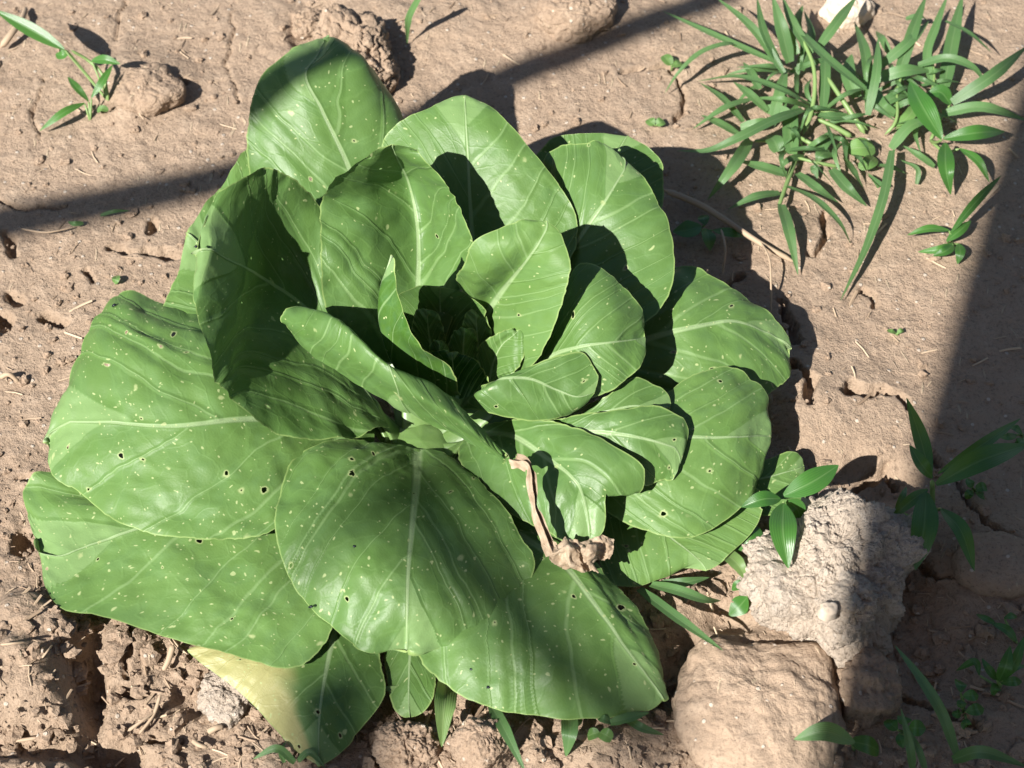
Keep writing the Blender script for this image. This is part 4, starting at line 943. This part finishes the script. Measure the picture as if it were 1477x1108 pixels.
# crumbs, far too many to count
def crumbs(n):
    ico_v = []; ico_f = []
    th = np.linspace(0.0, math.pi, 6); a = np.linspace(0, 2 * math.pi, 8, endpoint=False)
    vs, fs = [], []
    off = 0
    base = np.stack([np.sin(th)[:, None] * np.cos(a), np.sin(th)[:, None] * np.sin(a), np.cos(th)[:, None] + 0 * a], -1).reshape(-1, 3)
    bf = grid_faces(6, 8, True)
    k = 0
    while k < n:
        px, py = rng.uniform(-220, 1720), rng.uniform(-140, 1330)
        dens = 0.20 + 0.8 * float(sstep(560, 960, py)) * (1.0 if px < 950 else 0.5) + (0.25 if px < 320 and py > 380 else 0)
        if rng.random() > dens: continue
        p = G(px, py, 0)
        s = 0.0005 + 0.0042 * rng.random() ** 4.2 * (0.95 if py > 850 else 0.65)
        sc = np.array([s * rng.uniform(0.8, 1.6), s * rng.uniform(0.8, 1.3), s * rng.uniform(0.5, 0.95)])
        b = base * (1 + 0.38 * rng.uniform(-1, 1, (48, 1)))
        b[:8] = b[:8].mean(0); b[-8:] = b[-8:].mean(0)
        an = rng.uniform(0, 6.28); c, q = math.cos(an), math.sin(an)
        b = b * sc; b = np.stack([b[:, 0] * c - b[:, 1] * q, b[:, 0] * q + b[:, 1] * c, b[:, 2]], -1)
        vs.append(b + p + np.array([0, 0, sc[2] * 0.35])); fs.append(bf + off); off += 48; k += 1
    return np.concatenate(vs), np.concatenate(fs)
cv, cf_ = crumbs(8500)
tag(mesh_obj('soil_crumbs', cv, cf_, M['clod'], smooth=False), 'loose crumbs of dry soil strewn over the ground', 'soil crumbs', kind='stuff')

def litter(n):
    vs, fs = [], []; off = 0
    k = 0
    while k < n:
        px, py = rng.uniform(-220, 1720), rng.uniform(-140, 1330)
        dens = 0.35 + 0.65 * float(sstep(500, 950, py))
        if rng.random() > dens: continue
        p = G(px, py, 0)
        L = 0.002 + 0.014 * rng.random() ** 3; w = L * rng.uniform(0.02, 0.06) + 0.00016
        an = rng.uniform(0, 6.28); d = np.array([math.cos(an), math.sin(an), rng.uniform(-0.12, 0.2)]); s = np.array([-d[1], d[0], 0])
        bend = rng.uniform(-0.25, 0.25) * L
        for i, t in enumerate((-0.5, 0.0, 0.5)):
            q = p + d * L * t + s * bend * (t * t) + np.array([0, 0, 0.0006 + w * 0.4])
            vs += [q - s * w, q + np.array([0, 0, w * 0.8]), q + s * w, q - np.array([0, 0, w * 0.6])]
        for i in range(2):
            for j in range(4):
                a0 = off + i * 4 + j; b0 = off + i * 4 + (j + 1) % 4
                fs.append((a0, b0, b0 + 4, a0 + 4))
        off += 12; k += 1
    return np.array(vs), np.array(fs)
lv, lf = litter(2600)
tag(mesh_obj('straw_litter', lv, lf, M['straw'], smooth=False), 'scattered chaff and short straw bits on the soil', 'straw litter', kind='stuff')

# single straws and stalks
def straw(pts, zs, r, label, name='dry_stalk', group='dry stalks'):
    w = [G(x, y, z) for (x, y), z in zip(pts, np.interp(np.linspace(0, 1, len(pts)), np.linspace(0, 1, len(zs)), zs))]
    o = tube(name, w, r * 0.001, r * 0.0007, M['straw'], None, np.array(w[0]), ns=14, nc=7)
    return tag(o, label, 'dry stalk', group)
straw([(952,272),(1005,293),(1050,320),(1098,352),(1150,380)], (0.6,1.0,1.1,0.8,0.2), 2.4, 'thick dry stalk lying between the cabbage and the grass tuft')
straw([(1098,350),(1110,375),(1112,410),(1112,455)], (1.0,1.6,1.2,0.2), 0.8, 'thin curled dry fibre hanging beside the right cabbage leaf')
straw([(1040,330),(1046,360),(1042,398)], (1.0,1.2,0.2), 0.9, 'short thin fibre dropping from the thick dry stalk')
straw([(0,545),(12,540),(28,552)], (0.4,0.7,0.2), 1.8, 'stubby straw beside the broad left leaf')
straw([(232,1000),(222,1030),(200,1060)], (0.9,0.6,0.3), 1.1, 'slim straw among crumbs left of the half yellowed leaf')
straw([(250,930),(242,955),(235,968)], (0.8,0.8,0.4), 2.0, 'straw piece poking from under the lowest left leaf')
straw([(184,1055),(205,1040),(228,1024)], (0.7,0.9,0.5), 1.0, 'long slanting straw on the crumbly soil')
straw([(0,1066),(25,1068),(55,1064)], (0.5,0.7,0.5), 1.3, 'straw lying along the dark furrow', )
straw([(300,1056),(312,1050),(322,1048)], (0.4,0.6,0.4), 2.0, 'short fat straw chip below the greyish crumb clod')
straw([(278,1068),(290,1076),(300,1078)], (0.4,0.6,0.4), 1.5, 'pale splinter lying under the fat straw chip')
straw([(0,70),(12,55),(30,30),(38,10)], (0.5,0.9,0.8,0.3), 2.6, 'woody twig at the edge of the soil near the leggy weed')
straw([(30,330),(70,335),(105,328)], (0.3,0.5,0.3), 0.8, 'fine straw along the narrow shadow band')
straw([(0,930),(20,928),(38,926)], (0.4,0.7,0.5), 0.8, 'thin pale fibre on the mound beside the lowest left leaf')
straw([(60,950),(68,940),(76,930)], (0.4,0.9,0.9), 0.6, 'hair-thin fibre sticking up in the dark furrow')
straw([(565,1010),(580,1040),(592,1055)], (0.4,0.9,0.5), 0.6, 'wiry brown stem hanging beside the half yellowed leaf')

# withered leaf draped over the cabbage
def withered():
    o = empty('withered_leaf', P(800, 760, 4.5))
    tag(o, 'shrivelled brown dead leaf draped over the cabbage leaves', 'dead leaf')
    org = np.array(o.location)
    st = [P(738,664,6.6), P(762,672,7.2), P(768,700,7.0), P(772,735,6.4), P(785,770,5.6), P(797,800,5.0)]
    ns, nc = 60, 13
    t = np.linspace(0, 1, ns); path = hermite(st, chord(st), t)
    tg = np.gradient(path, axis=0); tg /= np.linalg.norm(tg, axis=1, keepdims=True)
    sd = np.cross(tg, np.array([0.2, -0.4, 1.0])); sd /= np.linalg.norm(sd, axis=1, keepdims=True); nm = np.cross(sd, tg)
    cc = np.linspace(-1, 1, nc)
    w = 0.0021 + 0.0020 * sstep(0.6, 1.0, t) + 0.0012 * vnoise(t * 9, t * 0, 301) + 0.0012 * np.exp(-((t - 0.12) / 0.1) ** 2)
    crm = 0.0022 * vnoise(t[:, None] * 12 + 0 * cc, cc[None] * 2.0 + 0 * t[:, None], 303) + 0.0030 * np.sin(cc * 4.2 + 0.6)[None] * np.ones((ns, 1))
    v = path[:, None] + sd[:, None] * (cc[None, :, None] * w[:, None, None]) + nm[:, None] * crm[:, :, None]
    mesh_obj('stalk', v.reshape(-1, 3), grid_faces(ns, nc), M['dry'], o, org)
    # crumpled blade
    cols = [[(784,772,5.4),(802,785,5.6),(815,778,5.2),(835,778,5.4),(850,780,5.0),(866,772,5.6),(884,778,5.0)],
            [(786,788,5.2),(804,800,5.3),(820,792,5.6),(838,795,5.2),(852,792,5.8),(868,788,5.0),(885,792,4.8)],
            [(794,804,4.8),(808,812,4.6),(826,812,5.0),(840,812,4.6),(852,808,5.2),(862,800,4.6),(880,802,4.4)],
            [(800,808,4.4),(816,818,4.2),(838,824,4.4),(852,824,4.2),(864,823,4.4),(858,806,4.2),(872,806,4.2)]]
    A = np.array([[P(*q) for q in r] for r in cols])
    n1, n2 = 56, 110
    tu = np.linspace(0, 1, n1); tv = np.linspace(0, 1, n2)
    B = np.stack([hermite(A[:, k], np.linspace(0, 1, 4), tu) for k in range(7)], 1)
    S = np.stack([hermite(B[i], np.linspace(0, 1, 7), tv) for i in range(n1)], 0)
    nn = np.cross(np.gradient(S, axis=1), np.gradient(S, axis=0)); nn /= np.linalg.norm(nn, axis=2, keepdims=True) + 1e-9
    uu, vv = np.meshgrid(tu, tv, indexing='ij')
    rid = np.abs(fbm(uu * 2.0, vv * 5.5, 311, 3)) * 2 - 0.5
    S = S + nn * (0.0034 * rid + 0.0006 * fbm(uu * 14, vv * 24, 317, 3))[:, :, None]
    mesh_obj('blade', S.reshape(-1, 3), grid_faces(n1, n2), M['dry'], o, org)
withered()

# flea beetles sitting on the leaves
def beetle(px, py, z, ang, label, L=0.0026):
    p = P(px, py, z); o = empty('flea_beetle', p); tag(o, label, 'beetle', 'black flea beetles')
    o.rotation_euler = (-0.35, 0, ang)
    th = np.linspace(0.02, math.pi - 0.02, 12); a = np.linspace(0, 2 * math.pi, 14, endpoint=False)
    def ell(nm, c, r):
        v = np.stack([np.sin(th)[:, None] * np.cos(a) * r[0] + c[0], np.cos(th)[:, None] * r[1] + 0 * a + c[1], np.sin(th)[:, None] * np.sin(a) * r[2] + c[2]], -1)
        mesh_obj(nm, v.reshape(-1, 3), grid_faces(12, 14, True), M['beetle'], o)
    ell('wing_cases', (0, -L * 0.1, L * 0.25), (L * 0.3, L * 0.42, L * 0.24)); ell('thorax', (0, L * 0.34, L * 0.22), (L * 0.22, L * 0.14, L * 0.17)); ell('head', (0, L * 0.5, L * 0.2), (L * 0.14, L * 0.1, L * 0.12))
    for s in (-1, 1):
        for k, yy in enumerate((0.3, 0.05, -0.25)):
            tube('leg', [(s * L * 0.15, L * yy, L * 0.2), (s * L * 0.42, L * (yy + 0.05), L * 0.22), (s * L * 0.52, L * (yy - 0.08), 0.0)], L * 0.03, L * 0.02, M['beetle'], o, np.zeros(3), ns=6, nc=5)
for b in [(283, 357, 13.9, 0.3, 'black beetle on the rim of the deep cup-shaped leaf'), (511, 789, 5.2, 1.2, 'black beetle on the left half of the front leaf'), (705, 203, 11.2, -0.5, 'black beetle on the tall broad back leaf'),
          (449, 876, 3.7, 1.6, 'black beetle at the left edge of the front leaf'), (679, 966, 2.6, 0.9, 'black beetle on the lower leaf near its scalloped edge'), (704, 992, 2.3, 0.5, 'black beetle close to a hole near the rim of the lower leaf'), (165, 441, 5.6, 2.0, 'black beetle at the corner of the broad left leaf')]:
    beetle(*b)

# ------------------------------------------------------------------ things outside the picture that throw the shadow bands
def back_along_sun(p, t): return np.asarray(p) - SUN_D * t
trel = empty('bamboo_trellis', (-1.2, -1.0, 0.0))
tag(trel, 'bamboo cane trellis that throws narrow shadow bands over the bed', 'trellis')
TO = np.array(trel.location)
def cane(p0, p1, r, knots=6):
    tube('cane', [p0, (np.asarray(p0) + np.asarray(p1)) / 2, p1], r, r * 0.92, M['bamboo'], trel, TO, ns=60, nc=14, knots=knots)
def line_cane(a, b, ta, tb, r, ext0=0.0, ext1=0.0):
    A = back_along_sun(P(*a), ta); B = back_along_sun(P(*b), tb); d = B - A
    A2 = A - d * ext0; B2 = B + d * ext1
    cane(A2, B2, r); return A2, B2
ap = [back_along_sun(P(x, y, 0), t) for x, y, t in [(-260, 372, 1.9), (0, 321, 1.85), (303, 261, 1.75), (520, 205, 1.7), (705, 125, 1.6), (960, 28, 1.55), (1120, -40, 1.5)]]
tube('cane', ap, 0.0150, 0.0105, M['bamboo'], trel, TO, ns=90, nc=14, knots=7)
a0, a1 = ap[0], ap[-1]
b0, b1 = line_cane((606, 668, 3.5), (905, 1030, 1.5), 4.2, 4.2, 0.0180, 0.0, 0.18)
c0, c1 = line_cane((606, 668, 3.5), (420, 850, 3.6), 4.2, 4.2, 0.0068, 0.0, 0.0)
d0, d1 = line_cane((490, 965, 1.5), (490, 1140, 0), 4.2, 4.2, 0.024, 0.0, 0.9)
foot = np.array([a0[0], a0[1], -0.02]); cane(foot, a0 + np.array([0, 0, 0.05]), 0.016)
bott = np.array([b1[0] + 0.05, b1[1] - 0.05, -0.02])
cane(np.array([d1[0], d1[1], -0.02]), d1 + np.array([0, 0, 0.05]), 0.016)

added_roof = empty('added_shade_roof', (0.6, -1.2, 0.0))  # added unseen roof: stands in for a person's shadow and blocks skylight
tag(added_roof, 'unseen roof of weathered planks added to shade one side of the bed', 'added shade roof')
CO = np.array(added_roof.location)
def box(name, lo, hi, mat, parent, origin, shear=None):
    lo = np.asarray(lo, float); hi = np.asarray(hi, float)
    v = np.array([[x, y, z] for x in (lo[0], hi[0]) for y in (lo[1], hi[1]) for z in (lo[2], hi[2])])
    if shear is not None: v = shear(v)
    f = [(0, 1, 3, 2), (4, 6, 7, 5), (0, 4, 5, 1), (2, 3, 7, 6), (0, 2, 6, 4), (1, 5, 7, 3)]
    return mesh_obj(name, v, f, mat, parent, origin, smooth=False)
TZ = 1.30; tt = TZ / -SUN_D[2]
e0 = back_along_sun(P(1190, 1108, 0), tt); e1 = back_along_sun(P(1472, 110, 0), tt)
slope = (e1[0] - e0[0]) / (e1[1] - e0[1])
npl = 12
ys = np.linspace(e0[1] - 0.9, e1[1] + 0.45, npl + 1)
for i in range(npl):
    y0, y1 = ys[i] + 0.001, ys[i + 1] - 0.001
    xa = e0[0] + slope * (y0 - e0[1]); xb = e0[0] + slope * (y1 - e0[1])
    v = []
    for z in (TZ, TZ + 0.02): v += [[xa, y0, z], [1.9, y0, z], [1.9, y1, z], [xb, y1, z]]
    f = [(0, 3, 2, 1), (4, 5, 6, 7), (0, 1, 5, 4), (1, 2, 6, 5), (2, 3, 7, 6), (3, 0, 4, 7)]
    mesh_obj('plank', np.array(v), f, M['plank'], added_roof, CO, smooth=False)
for y in (ys[0] + 0.05, ys[-1] - 0.05): [box('post', (x, y - 0.03, -0.02), (x + 0.06, y + 0.03, TZ - 0.002), M['plank'], added_roof, CO) for x in (0.66, 1.8)]
box('beam', (0.64, ys[0] + 0.1, TZ - 0.05), (0.655, ys[-1] - 0.1, TZ - 0.002), M['plank'], added_roof, CO)
